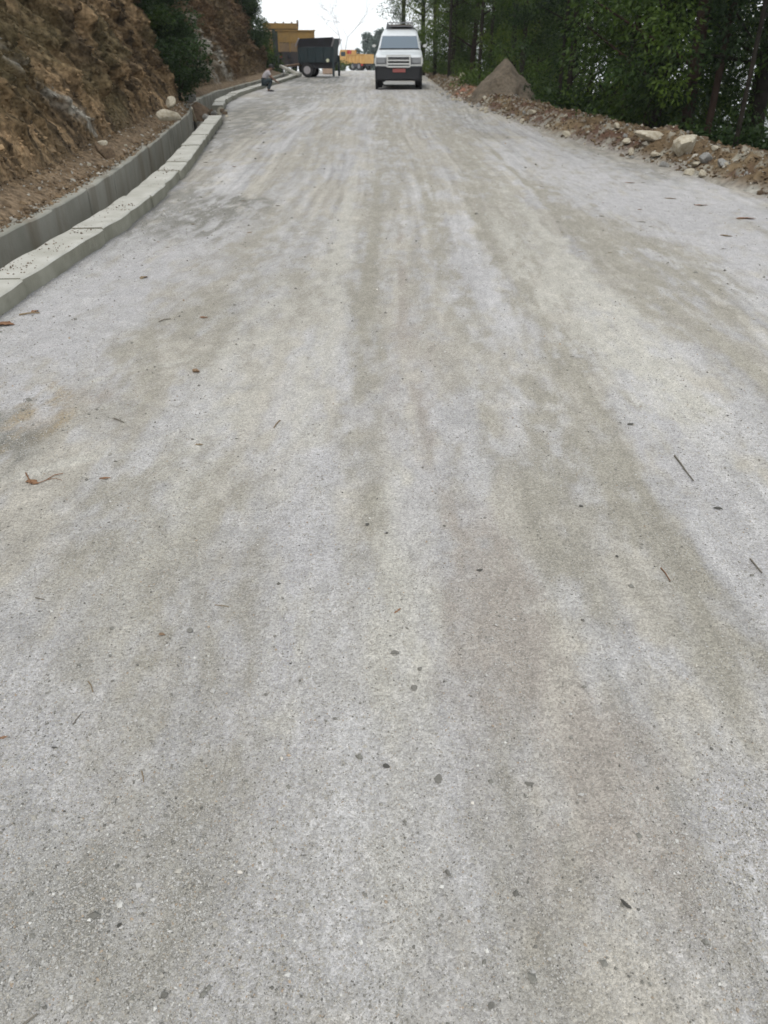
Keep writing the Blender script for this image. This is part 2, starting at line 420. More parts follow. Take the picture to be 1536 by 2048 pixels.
# ------------------------------------------------------------------ surrounding ground
def terr(x, y):
    h = hroad(y)
    dr = np.clip(x - edgeR(y) - .35, 0, None)
    z = h - .28 - np.where(dr < 40, dr * .62, 24.8 + (dr - 40) * .35)
    z = z + 1.2 * (fbm(x * .12, y * .12, 61, 4) - .5) * sstep(2, 12, dr)
    z = np.maximum(z, -75 + 10 * fbm(x * .01, y * .01, 62, 3) + np.clip(np.hypot(x, y) - 900, 0, None) * 0)
    l = np.clip(-x - 12, 0, None)
    z = z + np.where(y > 46, l * .05, 0)
    z = np.where((x < -2) & (y < 47) , z - 1.5 * sstep(-2.2, -2.6, x), z)
    return z
gx = np.unique(np.concatenate([np.linspace(-1500, -40, 30), np.linspace(-40, -8, 17), np.arange(-8, 20, .5), np.linspace(20, 90, 36), np.linspace(90, 1500, 34)]))
gy = np.unique(np.concatenate([np.linspace(-60, -5, 12), np.arange(-5, 70, .6), np.linspace(70, 220, 60), np.linspace(220, 1900, 45)]))
X, Y = np.meshgrid(gx, gy); x, y = X.ravel(), Y.ravel()
me = npmesh('ground', np.stack([x, y, terr(x, y)], 1), grid_faces(len(gy), len(gx)), M['terrain'], smooth=True)
tag(link('ground', me), kind='structure')

# ------------------------------------------------------------------ drain: two cast walls and a floor
def path_pts(off, y0, y1, n):
    yy = np.linspace(y0, y1, n); xx = wallX(yy) - off
    return xx, yy
def wall_segment(y0, y1, off0, off1, top, depth, seed, lipn=6, mt='concrete'):
    """one cast length of the drain wall following the kerb line"""
    n = lipn; yy = np.linspace(y0 + .009, y1 - .009, n)
    dz = R.uniform(-.008, .008); dx = R.uniform(-.012, .012)
    xo = wallX(yy) - off0 + dx; xi = wallX(yy) - off1 + dx
    rr = .012
    V = []
    for i in range(n):
        hz = float(hroad(yy[i])) + top + dz + .004 * math.sin(yy[i] * 9 + seed)
        hb = float(hroad(yy[i])) - depth
        wob = .006 * math.sin(yy[i] * 5.1 + seed * 2)
        prof = [(xo[i] + wob + .012, hb), (xo[i] + wob, hz - rr), (xo[i] + wob - rr, hz), (xi[i] + rr - wob, hz - .004), (xi[i] - wob, hz - rr), (xi[i], hb)]
        V += [(p[0], yy[i], p[1]) for p in prof]
    Fs = []
    for i in range(n - 1):
        for k in range(6):
            a = i * 6 + k; b = i * 6 + (k + 1) % 6
            Fs.append((a, b, b + 6, a + 6))
    me = bpy.data.meshes.new('wall_segment')
    me.from_pydata(V, [], Fs + [tuple(range(6))[::-1], tuple(range((n - 1) * 6, n * 6))])
    me.materials.append(M[mt])
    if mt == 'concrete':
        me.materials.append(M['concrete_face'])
        for i_, p_ in enumerate(me.polygons): p_.material_index = 0 if i_ < (n - 1) * 6 and i_ % 6 in (1, 2, 3) else 1  # upward faces take the paler concrete, sides and ends the darker one
    me.update()
    return me
rw = thing('drain_wall', 'low pale concrete drain wall forming the kerb along the left road edge', 'drain wall', (0, 0, 0))
yy = -5.0; k = 0
while yy < 45.5:
    ln = R.choice([.78, .9, 1.0, 1.12])
    if not (19.4 < yy + ln / 2 < 22.0):
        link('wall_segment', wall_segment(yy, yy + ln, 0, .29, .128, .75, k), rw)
    yy += ln; k += 1
lw = thing('drain_wall', 'taller stained concrete drain wall at the foot of the earth cliff, partly buried in soil', 'drain wall', (0, 0, 0))
yy = -5.0
while yy < 45.5:
    ln = R.choice([1.2, 1.4, 1.6])
    link('wall_segment', wall_segment(yy, yy + ln, .76, 1.02, .135, .75, k, 8, 'concrete_stained'), lw)
    yy += ln; k += 1
yy = np.arange(-5, 46.2, .4); V = []; 
for q in yy:
    for o in (.22, .5, .84): V.append((wallX(q) - o, q, hroad(q) - .42 + .02 * R.random()))
me = npmesh('drain_floor', V, grid_faces(len(yy), 3), mat('silt', (.16, .13, .095), .95, bump=.01, bscale=30, color2=(.24, .22, .18), vscale=3))
tag(link('drain_floor', me), kind='structure')

# ------------------------------------------------------------------ earth cliff
# foot line of the cut (x is measured from the drain wall)
fy = [-8, 0, 6, 9, 12, 15, 18, 20.3, 20.8, 21.6, 23.2, 25.2, 28, 33, 38, 43, 46.5, 48.5, 52]
fx = [-3.9, -3.8, -3.74, -3.72, -4.0, -4.28, -4.5, -4.72, -5.3, -6.25, -6.2, -5.9, -5.75, -5.62, -5.6, -5.7, -6.2, -8.5, -20]
fy = np.array(fy, float); fx = np.array(fx, float)
seg = np.hypot(np.diff(fx), np.diff(fy)); S = np.concatenate([[0], np.cumsum(seg)])
ds = []
s_ = 0
while s_ < S[-1]:
    yy = np.interp(s_, S, fy); ds.append(s_); s_ += max(.035, .0042 * max(yy, 6))
ds = np.array(ds)
Fy = np.interp(ds, S, fy); Fx = np.interp(ds, S, fx)
kk = np.ones(9) / 9
Fy = np.convolve(np.pad(Fy, 4, mode='edge'), kk, 'valid'); Fx = np.convolve(np.pad(Fx, 4, mode='edge'), kk, 'valid')
tx = np.gradient(Fx); ty = np.gradient(Fy); tl = np.hypot(tx, ty); tx /= tl; ty /= tl
nx, ny = -ty, tx                                  # outward from the road, into the hill
hh = np.concatenate([[-1, -.66, -.33], np.linspace(0, 5, 130), np.linspace(5.15, 9, 22), [9.6, 10.3, 10.9]])
NS, NH = len(ds), len(hh)
SS, HH = np.meshgrid(ds, hh, indexing='ij')
FX = Fx[:, None] + 0 * HH; FY = Fy[:, None] + 0 * HH; NX = nx[:, None] + 0 * HH; NY = ny[:, None] + 0 * HH
# rills: pattern runs down and away along the face
q1 = SS * .8 + HH; q2 = SS - HH * .8
ampl = sstep(0, .8, HH)
rill = fbm(q1 * 2.2, q2 * .45, 101, 5) - .5
rill2 = fbm(q1 * 7, q2 * 1.3, 111, 4) - .5
bump = fbm(SS * .5, HH * .5, 121, 4) - .5
fine = fbm(SS * 9, HH * 7, 131, 3) - .5
ridg = np.abs(fbm(q1 * 1.3, q2 * .6, 141, 4) - .5)
disp = ampl * (.34 * (fbm((SS + HH * .42) * 4.5, (HH - SS * .42) * .8, 145, 5, .6) - .5) + 1.0 * bump + .50 * rill + .42 * rill2 + .26 * fine - .6 * ridg) + .04 * fine
lean = .30 * HH + .03 * HH ** 1.5
back = np.where(HH > 9, (HH - 9) * 12, 0)
off = lean + back - disp
bank = HH < 0
gz = hroad(FY)
CX = FX + NX * off; CY = FY + NY * off
CZ = gz + .32 + np.minimum(HH, 9 + (HH - 9) * .4) * 1.0
# soil bank from the foot down to the drain wall
inner = wallX(np.clip(FY, -6, 46)) - .80
tb = np.clip(HH + 1, 0, 1)                         # 0 at the wall, 1 at the foot
bx = inner * (1 - tb) + FX * tb
bz = gz + .125 + .2 * tb ** 1.2 + .05 * (fbm(SS * 3, tb * 2, 151, 4) - .35)
bz = np.where(tb <= 0, gz + .06, bz)
CX = np.where(bank, np.where(FY > 46, FX + 1.0 * (1 - tb), bx), CX); CY = np.where(bank, FY, CY); CZ = np.where(bank, np.where(FY > 46, gz - .1 + .45 * tb, bz), CZ)
# colours of the soil
brown = np.array([.150, .102, .056]); tan = np.array([.27, .185, .105]); dark = np.array([.055, .040, .026]); olive = np.array([.115, .092, .050])
grey = np.array([.30, .28, .24]); red = np.array([.19, .10, .06]); dust = np.array([.185, .135, .088])
def mixc(c, col, m): m = np.clip(m, 0, 1)[..., None]; return c * (1 - m) + col * m
C = np.zeros(SS.shape + (3,)) + brown
C = mixc(C, tan, sstep(.42, .68, fbm(q1 * 1.6, q2 * .35, 161, 5)))
p1 = SS + HH * .42; p2 = HH - SS * .42                        # steep runs down the face
C = mixc(C, dark, .85 * sstep(.48, .62, fbm(p1 * 5, p2 * .9, 171, 5)))
C = mixc(C, tan * 1.15, .7 * sstep(.52, .66, fbm(p1 * 6.5 + 9, p2 * .8, 173, 5)))
C = C * (.45 + 1.1 * fbm(p1 * 13, p2 * 1.8, 175, 4))[..., None]
C = mixc(C, olive, .8 * sstep(.45, .65, fbm(SS * .6, HH * .8, 181, 4)))
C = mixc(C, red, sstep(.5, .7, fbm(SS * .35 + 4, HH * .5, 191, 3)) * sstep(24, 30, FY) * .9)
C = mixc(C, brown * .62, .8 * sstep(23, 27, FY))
def vein(s0, h0, s1, h1, w_, st):
    t = np.clip(((SS - s0) * (s1 - s0) + (HH - h0) * (h1 - h0)) / ((s1 - s0) ** 2 + (h1 - h0) ** 2), 0, 1)
    dd = np.hypot(SS - (s0 + t * (s1 - s0)), HH - (h0 + t * (h1 - h0)))
    return st * np.exp(-(dd / w_) ** 2) * sstep(.38, .56, fbm(q1 * 4, q2 * 2.5, 201, 4))
def s_of(yv): return float(np.interp(yv, fy, S))
C = mixc(C, grey, vein(s_of(9.2), 1.7, s_of(11.9), .05, .09, 1.3))
C = mixc(C, grey * .9, vein(s_of(7.8), 2.3, s_of(8.6), 1.7, .10, .7))
C = mixc(C, grey * 1.15, vein(s_of(30.5), 1.5, s_of(32.5), .1, .5, 1.3))
C = mixc(C, grey * .9, vein(s_of(29), 1.1, s_of(30.2), .1, .4, 1.0))
C = mixc(C, dust, np.where(bank, .85, 0) + sstep(.25, 0, HH) * .3)
C = np.where(bank[..., None], C * (.8 + .4 * fbm(SS * 8, tb * 8, 211, 3))[..., None], C)
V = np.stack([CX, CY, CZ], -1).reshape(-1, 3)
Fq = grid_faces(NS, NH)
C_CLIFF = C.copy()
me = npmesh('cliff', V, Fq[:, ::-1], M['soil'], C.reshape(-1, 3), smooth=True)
tag(link('hillside_cutting', me), kind='structure')
print('cliff', NS, NH)
def cliff_pt(yv, h, out=0.):
    """point on the displaced face"""
    i = int(np.argmin(np.abs(Fy - yv))); j = int(np.argmin(np.abs(hh - h)))
    return Vector((CX[i, j] - nx[i] * out, CY[i, j] - ny[i] * out, CZ[i, j]))

# ------------------------------------------------------------------ rubble berm on the right
by = []
q = 2.0
while q < 60: by.append(q); q += max(.03, .0045 * q)
by = np.array(by); bw_ = np.linspace(-.55, 2.4, 110)
BY, BW = np.meshgrid(by, bw_, indexing='ij')
hgt = .26 + .18 * (fbm(BY * .6, 0 * BY, 301, 3) - .4) + .05 * np.exp(-((BY - 15) / 4) ** 2)
hgt = hgt * sstep(48, 38, BY)
front = .0 + .25 * (fbm(BY * 1.3, 0 * BY + 3, 311, 3) - .5)
prof = sstep(-.35, .35, BW - front) * sstep(1.9, .5, BW)
BZ = hroad(BY) - .05 + hgt * prof + (.20 * (fbm(BY * 3, BW * 3, 321, 5) - .5) + .16 * (fbm(BY * 8, BW * 8, 325, 4) - .5)) * prof * sstep(-.3, .2, BW - front)
BZ = BZ + .10 * (fbm(BY * 17, BW * 17, 327, 2) - .5) * prof - 1.3 * sstep(.75, 2.4, BW) * 1.0
BX = edgeR(BY) + BW
C = np.zeros(BX.shape + (3,)) + np.array([.125, .088, .052])
C = mixc(C, np.array([.17, .125, .075]), sstep(.45, .6, fbm(BY * 2, BW * 2, 331, 4)))
C = mixc(C, np.array([.10, .06, .042]), sstep(.5, .62, fbm(BY * 1.5, BW * 4, 341, 4)))
C = mixc(C, np.array([.27, .26, .22]), sstep(.52, .62, fbm(BY * 6, BW * 6, 351, 4)) * .7)
C = mixc(C, np.array([.21, .09, .06]), np.exp(-((BY - 27.5) / 2) ** 2) * .5)
C = mixc(C, np.array([.36, .35, .32]), sstep(.05, -.3, BW - front))
me = npmesh('berm', np.stack([BX, BY, BZ], -1).reshape(-1, 3), grid_faces(len(by), len(bw_)), M['berm'], C.reshape(-1, 3), smooth=True)
tag(link('earth_berm', me), kind='structure')
def berm_z(x, y):
    j = int(np.argmin(np.abs(by - y))); i = int(np.argmin(np.abs(bw_ - (x - edgeR(y)))))
    return float(BZ[j, i])

# gravel pile
def heap(name, c, r, h, seed, col, label, cat, n=70, sx=1., stretch=1.):
    rr = np.linspace(0, 1.25, n // 2); aa = np.linspace(0, 2 * math.pi, n + 1)
    RR, AA = np.meshgrid(rr, aa, indexing='ij')
    nn = fbm(RR * 4 * np.cos(AA) + seed, RR * 4 * np.sin(AA), 401 + seed, 4) - .5
    rad = r * RR * (1 + .5 * nn)
    x = c[0] + rad * np.cos(AA) * sx; y = c[1] + rad * np.sin(AA) * stretch
    z = c[2] + h * (1 - np.sqrt(RR ** 2 + .0025)) + .22 * h * (fbm(x * 4, y * 4, 411, 5, .6) - .5) * sstep(0, .4, RR)
    cc = np.zeros(x.shape + (3,)) + np.array(col)
    cc = cc * (.72 + .6 * fbm(x * 4, y * 4 + z * 3, 421, 5))[..., None]
    me = npmesh(name, np.stack([x, y, z], -1).reshape(-1, 3), grid_faces(*x.shape), M['berm'], cc.reshape(-1, 3), smooth=True)
    return tag(link(name, me), label, cat)
heap('gravel_heap', (3.46, 25.3, .50), 1.15, 1.30, 3, (.125, .103, .078), 'tall pointed brown gravel heap on the right road edge beyond the berm', 'gravel heap', 90, sx=1., stretch=1.75)
heap('earth_heap', (2.55, 27.8, .58), .55, .40, 9, (.27, .13, .085), 'small reddish earth heap at the left foot of the tall gravel heap', 'earth heap', 50)

# ------------------------------------------------------------------ rocks
def rock_mesh(seed, sub=3, rough=.35, flat=1., mt='rock_pale'):
    bm = bmesh.new(); bmesh.ops.create_icosphere(bm, subdivisions=sub, radius=1)
    r2 = random.Random(seed)
    planes = [(Vector((r2.gauss(0, 1), r2.gauss(0, 1), r2.gauss(0, 1))).normalized(), r2.uniform(.42, .78)) for _ in range(13)]
    for v in bm.verts:
        for n_, d_ in planes:
            k_ = v.co.dot(n_)
            if k_ > d_: v.co -= n_ * (k_ - d_) * .92
        v.co *= 1 + rough * .22 * (r2.random() - .5)
        v.co.z *= flat
    me = bpy.data.meshes.new('rock'); bm.to_mesh(me); bm.free(); me.materials.append(M[mt])
    return me
RM = {mt: [rock_mesh(s, 2 if s > 3 else 3, .3, fl, mt) for s, fl in ((1, .7), (2, .8), (3, .55), (5, .7), (6, .6), (7, .9))] for mt in ('rock_pale', 'rock_grey', 'rock_brown')}
def rock(p, r, mt='rock_pale', k=0, label=None, group=None, rot=None, sc_=(1, 1, 1), cat='rock', name='rock'):
    o = link(name, RM[mt][k % 6], loc=p, rot=rot or (R.uniform(-.3, .3), R.uniform(-.3, .3), R.uniform(0, 6.28)), scale=(r * sc_[0], r * sc_[1], r * sc_[2]))
    return tag(o, label, cat, group)

def on_berm(px, py, r, **kw):
    r = r * 1.12
    kw.pop('h', 0); u, fy_, fz_ = ray(px, py + 4); t = 5.
    while t < 60 and H0 + fz_ * t > berm_z(u * t, fy_ * t) + r * .2: t *= 1.002
    p = Vector((u * t, fy_ * t, 0)); p.z = berm_z(p.x, p.y) + r * .35
    return rock(p, r, **kw)
on_berm(1371, 292, .23, h=.3, k=4, label='largest whitish boulder standing on top of the right-hand earth berm', rot=(-.35, .35, .9), sc_=(1, .9, 1.35), cat='boulder', name='boulder')
on_berm(1300, 276, .19, h=.28, k=2, label='broad flat pale boulder lying on the berm left of the largest boulder', rot=(0, .15, 0.2), sc_=(1.25, .8, .7), cat='boulder', name='boulder')
on_berm(1233, 254, .075, h=.3, k=0, label='small rounded pale stone perched on the berm crest left of the flat boulder')
on_berm(1253, 282, .11, h=.2, k=4, label='flat tan stone sunk in the berm face just below the small perched stone', sc_=(1.3, .8, .7))
on_berm(1392, 326, .09, h=.16, k=3, label='white flat stone at the top of the stone cluster below the largest boulder', sc_=(1.4, .8, .6))
on_berm(1378, 345, .08, h=.08, k=0, label='white stone at the road edge on the left of the cluster below the largest boulder')
on_berm(1404, 350, .07, h=.08, k=5, label='white stone at the road edge on the right of the cluster below the largest boulder')
on_berm(1412, 318, .10, h=.2, k=1, mt='rock_grey', label='grey stone between the largest boulder and the white flat stone')
on_berm(1446, 326, .09, h=.25, k=2, mt='rock_grey', label='grey angular stone on the berm crest right of the boulder cluster')
on_berm(1310, 308, .11, h=.1, k=4, label='pale tan stone low on the berm face below the flat boulder', sc_=(1.3, .8, .7))
on_berm(1262, 302, .07, h=.05, k=5, label='pale stone at the road edge below and left of the flat boulder')
on_berm(1133, 265, .09, h=.05, k=0, label='white stone at the road edge beneath the reddish part of the berm', sc_=(1.3, .8, .7))
on_berm(924, 152, .17, h=.18, k=1, label='white boulder on the small reddish earth heap beside the gravel heap', cat='boulder', name='boulder')
on_berm(1066, 222, .09, h=.15, k=3, label='pale stone at the right foot of the gravel heap')
for i in range(200):                                             # rubble lying in the berm
    yv = 5 + 35 * R.random() ** 1.5
    off = R.uniform(-.35, 1.1); xv = float(edgeR(yv)) + off
    r = R.uniform(.018, .05) * (1 + .02 * yv) * (1.5 if R.random() < .15 else 1)
    rock((xv, yv, berm_z(xv, yv) + r * .25), r, R.choice(['rock_pale', 'rock_pale', 'rock_grey', 'rock_brown']), i,
         'small stone in the loose rubble of the berm along the right road edge', 'rubble stones of the right-hand berm', cat='stone', name='stone')
for i in range(60):                                              # white stones along the foot of the heap
    yv = R.uniform(21, 33); xv = float(edgeR(yv)) + R.uniform(-.45, .05)
    r = R.uniform(.04, .085)
    rock((xv, yv, float(hroad(yv)) + r * .2), r, R.choice(['rock_pale', 'rock_grey']), i,
         'whitish stone in the row edging the road in front of the gravel heap', 'whitish stones edging the road by the gravel heap', cat='stone', name='stone')

# left side rocks
rock(P(212, 302, .36), .15, 'rock_brown', 2, 'dark angular rock block at the cliff foot below the pale vein', rot=(.3, .5, .4), sc_=(1, 1, 1.1), cat='boulder', name='boulder')
rock(P(204, 286, .45), .07, 'rock_pale', 3, 'pale stone leaning on the dark rock block at the cliff foot')
rock(P(340, 232, .36), .21, 'rock_pale', 0, 'large whitish boulder on the soil bank above the drain', rot=(.1, .1, .3), sc_=(1.2, .8, .8), cat='boulder', name='boulder')
rock(P(341, 208, .5), .15, 'rock_pale', 1, 'tan upright stone just behind the large whitish boulder', rot=(.2, .6, .3), sc_=(.8, .8, 1.2))
rock(P(380, 195, .36), .20, 'rock_grey', 3, 'grey boulder at the foot of the dark green bushes beside the drain', sc_=(1.2, .9, .8), cat='boulder', name='boulder')
pp = cliff_pt(17.6, 1.6, .05); rock(pp, .16, 'rock_pale', 5, 'pale round stone stuck high on the corner of the near cliff', sc_=(1.1, .9, .9))
pp = cliff_pt(17.0, 2.2, .05); rock(pp, .15, 'rock_pale', 4, 'tan stone bulging from the cliff above the pale round one')
rock(P(178, 329, .3), .03, 'rock_pale', 0, 'small white stone alone on the soil bank at the cliff foot')
rock(P(252, 292, .3), .03, 'rock_pale', 1, 'small pale stone on the soil bank right of the dark rock block')
for i in range(26):
    yv = R.uniform(19.6, 22.4); xv = float(wallX(yv)) - R.uniform(-.1, .45); r = R.uniform(.05, .13)
    rock((xv, yv, float(hroad(yv)) + R.uniform(-.12, .06)), r, R.choice(['rock_grey', 'rock_pale', 'rock_brown']), i,
         'broken concrete lump filling the gap in the roadside drain wall', 'broken lumps in the gap of the drain wall', cat='rubble', name='rubble_lump')
for i in range(60):
    yv = 4 + 34 * R.random(); f_ = R.random(); xv = float(wallX(yv)) - 1.0 - .25 * f_
    r = R.uniform(.012, .035) * (1 + .03 * yv)
    i_ = int(np.argmin(np.abs(Fy - yv)))
    rock((xv, yv, float(hroad(yv)) + .14 + r * .2 + .12 * f_), r, R.choice(['rock_grey', 'rock_brown', 'rock_brown', 'rock_pale']), i,
         'small stone or clod fallen on the soil bank between the drain and the cliff', 'clods on the soil bank by the drain', cat='stone', name='stone')
# slumped soil in the drain with a stick
heap('slumped_soil', tuple(P(396, 232, -.1)), .55, .34, 13, (.15, .105, .07), 'brown soil slumped into the drain below the large whitish boulder', 'soil heap', 44)
a = P(392, 243, .1); b_ = P(384, 216, .4)
MB().cyl(a, b_, .022, .014, 7).done('stick', M['rock_pale'])
tag(bpy.data.objects['stick'], 'pale stick leaning in the drain on the slumped soil', 'stick')

# crumbs of soil on the drain wall top
def chips(n, xf, yf, zf, rf, colf, name, label_kind='stuff', seed=1):
    g = np.random.default_rng(seed)
    x = xf; y = yf; r = rf
    octa = np.array([[1, 0, 0], [-1, 0, 0], [0, 1, 0], [0, -1, 0], [0, 0, 1], [0, 0, -1]], float)
    of = np.array([[0, 2, 4], [2, 1, 4], [1, 3, 4], [3, 0, 4], [2, 0, 5], [1, 2, 5], [3, 1, 5], [0, 3, 5]])
    A = g.uniform(0, 6.28, n); B = g.uniform(-.7, .7, n)
    sc3 = g.uniform(.55, 1.25, (n, 1, 3)) * np.array([1, 1, .75])
    Vv = octa[None] * sc3 * (1 + g.uniform(-.25, .25, (n, 6, 1)))
    cb, sb = np.cos(B)[:, None], np.sin(B)[:, None]
    vx = Vv[..., 0] * cb + Vv[..., 2] * sb; vz = -Vv[..., 0] * sb + Vv[..., 2] * cb; vy = Vv[..., 1]
    ca, sa = np.cos(A)[:, None], np.sin(A)[:, None]
    wx_ = vx * ca - vy * sa; wy_ = vx * sa + vy * ca
    P3 = np.stack([wx_, wy_, vz], -1) * r[:, None, None] + np.stack([x, y, zf + r * .18], -1)[:, None, :]
    Fc = (of[None] + 6 * np.arange(n)[:, None, None]).reshape(-1, 3)
    me = npmesh(name, P3.reshape(-1, 3), Fc, M['grain'], np.repeat(colf, 6, 0))
    return tag(link(name, me), kind=label_kind)

def grain_cols(n, g, x=None, y=None, dirt=.0):
    base = np.array([.43, .418, .398]) * np.ones((n, 1))
    u = g.random(n)
    base[u < .35] = [.375, .355, .315]
    base[(u > .35) & (u < .45)] = [.26, .25, .225]
    base[(u > .50) & (u < .55)] = [.15, .145, .13]
    base[(u > .955)] = [.55, .54, .51]
    base[(u > .90) & (u < .93)] = [.36, .29, .22]
    return base * g.uniform(.85, 1.12, (n, 1))

g = np.random.default_rng(5)
# gravel lying loose on the road, density per picture area kept roughly even
N = 520000
v = g.uniform(0, 1, N)
dpx = 2150 - v * 1750                                             # photo rows 400..2150
vv = (1024 - dpx) / F
fyv = math.cos(TH) + vv * math.sin(TH); fzv = -math.sin(TH) + vv * math.cos(TH)
t = H0 / (-fzv + .025 * fyv)
gy_ = t * fyv; gx_ = g.uniform(-.56, .56, N) * t
dist = t
keep = (gx_ > wallX(np.clip(gy_, -6, 46)) + .01) & (gx_ < edgeR(gy_) + .1)
coarse = np.exp(-(((gx_ + 1.9) / .45) ** 2 + ((gy_ - 3.2) / .55) ** 2)) + .9 * np.exp(-(((gx_ + 1.8) / .4) ** 2 + ((gy_ - 8.2) / 1.2) ** 2)) \
    + .8 * np.exp(-((gx_ - wallX(np.clip(gy_, -6, 46)) - .1) / .14) ** 2) + .6 * np.exp(-(((gx_ + .6) / .35) ** 2 + ((gy_ - 1.0) / .3) ** 2)) \
    + .6 * np.exp(-(((gx_ - .85) / .25) ** 2 + ((gy_ - 1.0) / .35) ** 2)) + .4 * np.exp(-(((gx_ + .8) / .5) ** 2 + ((gy_ - 1.9) / .6) ** 2))
dens = .22 + .80 * road_k(gx_, gy_) + coarse
dens = dens * (.35 + .65 * sstep(5.5, 2.2, gy_)) * (.5 + .5 * sstep(.2, .6, fbm(gx_ * 12, gy_ * 12, 505, 3)))
keep &= g.random(N) < dens
gx_, gy_, dist = gx_[keep], gy_[keep], dist[keep]; co_ = coarse[keep]
n = len(gx_); print('grains', n)
rr = np.exp(g.normal(math.log(.00125), .42, n)) * np.maximum(1, dist / 2.3) ** .75 * (1 + .35 * np.clip(co_, 0, 1))
rr = np.clip(rr, .0008, .009)
chips(n, gx_, gy_, road_z(gx_, gy_) , rr, grain_cols(n, g) * .96, 'loose_gravel', seed=6)
# coarser crumbs, sparse
N = 16000
v = g.uniform(0, 1, N); dpx = 2150 - v * 1930; vv = (1024 - dpx) / F
fyv = math.cos(TH) + vv * math.sin(TH); fzv = -math.sin(TH) + vv * math.cos(TH)
t = H0 / (-fzv + .025 * fyv); gy_ = t * fyv; gx_ = g.uniform(-.56, .56, N) * t
xw = gx_ - wallX(np.clip(gy_, -6, 46)); xe = edgeR(gy_) - gx_
pr = .14 + .9 * np.exp(-(xw / .35) ** 2) + .8 * np.exp(-(((gx_ + 1.75) / .55) ** 2 + ((gy_ - 8.4) / 1.4) ** 2)) + .5 * np.exp(-(xe / .9) ** 2) + .5 * np.exp(-(((gx_ + 1.8) / .6) ** 2 + ((gy_ - 3.5) / 1.2) ** 2)) + .35 * np.exp(-(xw / 1.2) ** 2)
keep = (xw > .01) & (xe > -.1) & (g.random(N) < pr)
gx_, gy_, t = gx_[keep], gy_[keep], t[keep]; n = len(gx_)
rr = np.clip(np.exp(g.normal(math.log(.0034), .4, n)) * np.maximum(1, t / 3.) ** .95, .002, .035)
cc = grain_cols(n, g); dkk = g.random(n) < .3; cc[dkk] = np.array([.19, .185, .165])
chips(n, gx_, gy_, road_z(gx_, gy_), rr, cc, 'road_crumbs', seed=8)
# crumbs on top of the concrete
n = 420
gy_ = 4 + 24 * g.random(n) ** 1.4; fl = g.random(n) < .55
gy_ = np.where(g.random(n) < .6, np.choose(g.integers(0, 5, n), [5.6, 6.2, 7.0, 7.9, 10.5]) + g.normal(0, .12, n), gy_)
gx_ = wallX(gy_) - g.uniform(.02, .27, n)
chips(n, gx_, gy_, hroad(gy_) + .128, np.clip(np.exp(g.normal(math.log(.006), .4, n)), .002, .014), np.array([.15, .12, .09]) * g.uniform(.7, 1.6, (n, 1)), 'soil_crumbs', seed=9)

def grid_sample(A, fi, fj):
    i = np.clip(fi.astype(int), 0, A.shape[0] - 1); j = np.clip(fj.astype(int), 0, A.shape[1] - 1); return A[i, j]
# loose clods and grit all over the berm
n = 26000
fi = (len(by) - 1) * g.random(n); fj = (len(bw_) - 1) * (.14 + .44 * g.random(n) ** .9)
yv = grid_sample(BY, fi, fj) + g.normal(0, .02, n); ow = grid_sample(BW, fi, fj) + g.normal(0, .01, n)
bc = np.array([[.12, .085, .05], [.165, .12, .072], [.080, .055, .034], [.27, .25, .21], [.38, .36, .31]])[g.choice(5, n, p=[.42, .28, .17, .09, .04])] * g.uniform(.8, 1.2, (n, 1))
chips(n, edgeR(yv) + ow, yv, grid_sample(BZ, fi, fj), np.clip(np.exp(g.normal(math.log(.009), .5, n)) * (1 + .05 * yv), .004, .06), bc, 'berm_grit', seed=12)
# clods standing proud of the cut face
n = 42000
fi = (NS - 1) * g.random(n); fj = 3 + 118 * g.random(n) ** 1.15
px_, py_, pz_ = grid_sample(CX, fi, fj), grid_sample(CY, fi, fj), grid_sample(CZ, fi, fj)
bc = grid_sample(C_CLIFF, fi, fj) * g.uniform(.65, 1.4, (n, 1))
keep = (py_ > 4) & (py_ < 47); px_, py_, pz_, bc = px_[keep], py_[keep], pz_[keep], bc[keep]
chips(len(px_), px_ + g.normal(0, .01, len(px_)), py_ + g.normal(0, .03, len(px_)), pz_ + g.normal(0, .02, len(px_)), np.clip(np.exp(g.normal(math.log(.012), .5, len(px_))) * (1 + .04 * py_), .005, .07), bc, 'cliff_clods', seed=14)
# fallen soil on the bank beside the drain
n = 9000
yv = 4 + 20 * g.random(n) ** 1.3; f_ = g.random(n)
xi_ = wallX(yv) - .80; xo_ = np.interp(yv, Fy, Fx); xv = xi_ * (1 - f_) + xo_ * f_
bc = np.array([[.145, .10, .06], [.20, .145, .09], [.085, .06, .038], [.33, .31, .27]])[g.choice(4, n, p=[.4, .3, .18, .12])] * g.uniform(.8, 1.2, (n, 1))
chips(n, xv, yv, hroad(yv) + .125 + .2 * f_ ** 1.2, np.clip(np.exp(g.normal(math.log(.007), .5, n)) * (1 + .05 * yv), .003, .045), bc, 'bank_crumbs', seed=13)
# ------------------------------------------------------------------ single pebbles, leaves and twigs on the road
def on_road(px, py):
    p = P(px, py); p.z = float(road_z(np.array([p.x]), np.array([p.y]))[0]); return p
M['peb_dark'] = mat('dark_pebble', (.14, .135, .12), .8, var=.3, vscale=60, bump=.004, bscale=150)
M['peb_grey'] = mat('grey_pebble', (.34, .325, .29), .9, var=.3, vscale=60, bump=.004, bscale=150)
M['peb_white'] = mat('white_pebble', (.62, .58, .52), .8, var=.2, vscale=60)
M['peb_tan'] = mat('tan_pebble', (.36, .24, .15), .9, var=.3, vscale=60, bump=.004, bscale=150)
PM = {k: [] for k in ('peb_dark', 'peb_grey', 'peb_white', 'peb_tan')}
for k_ in PM:
    for s in (31, 32, 33): 
        me = rock_mesh(s, 2, .3, .6, 'rock_pale').copy(); me.materials.clear(); me.materials.append(M[k_]); PM[k_].append(me)
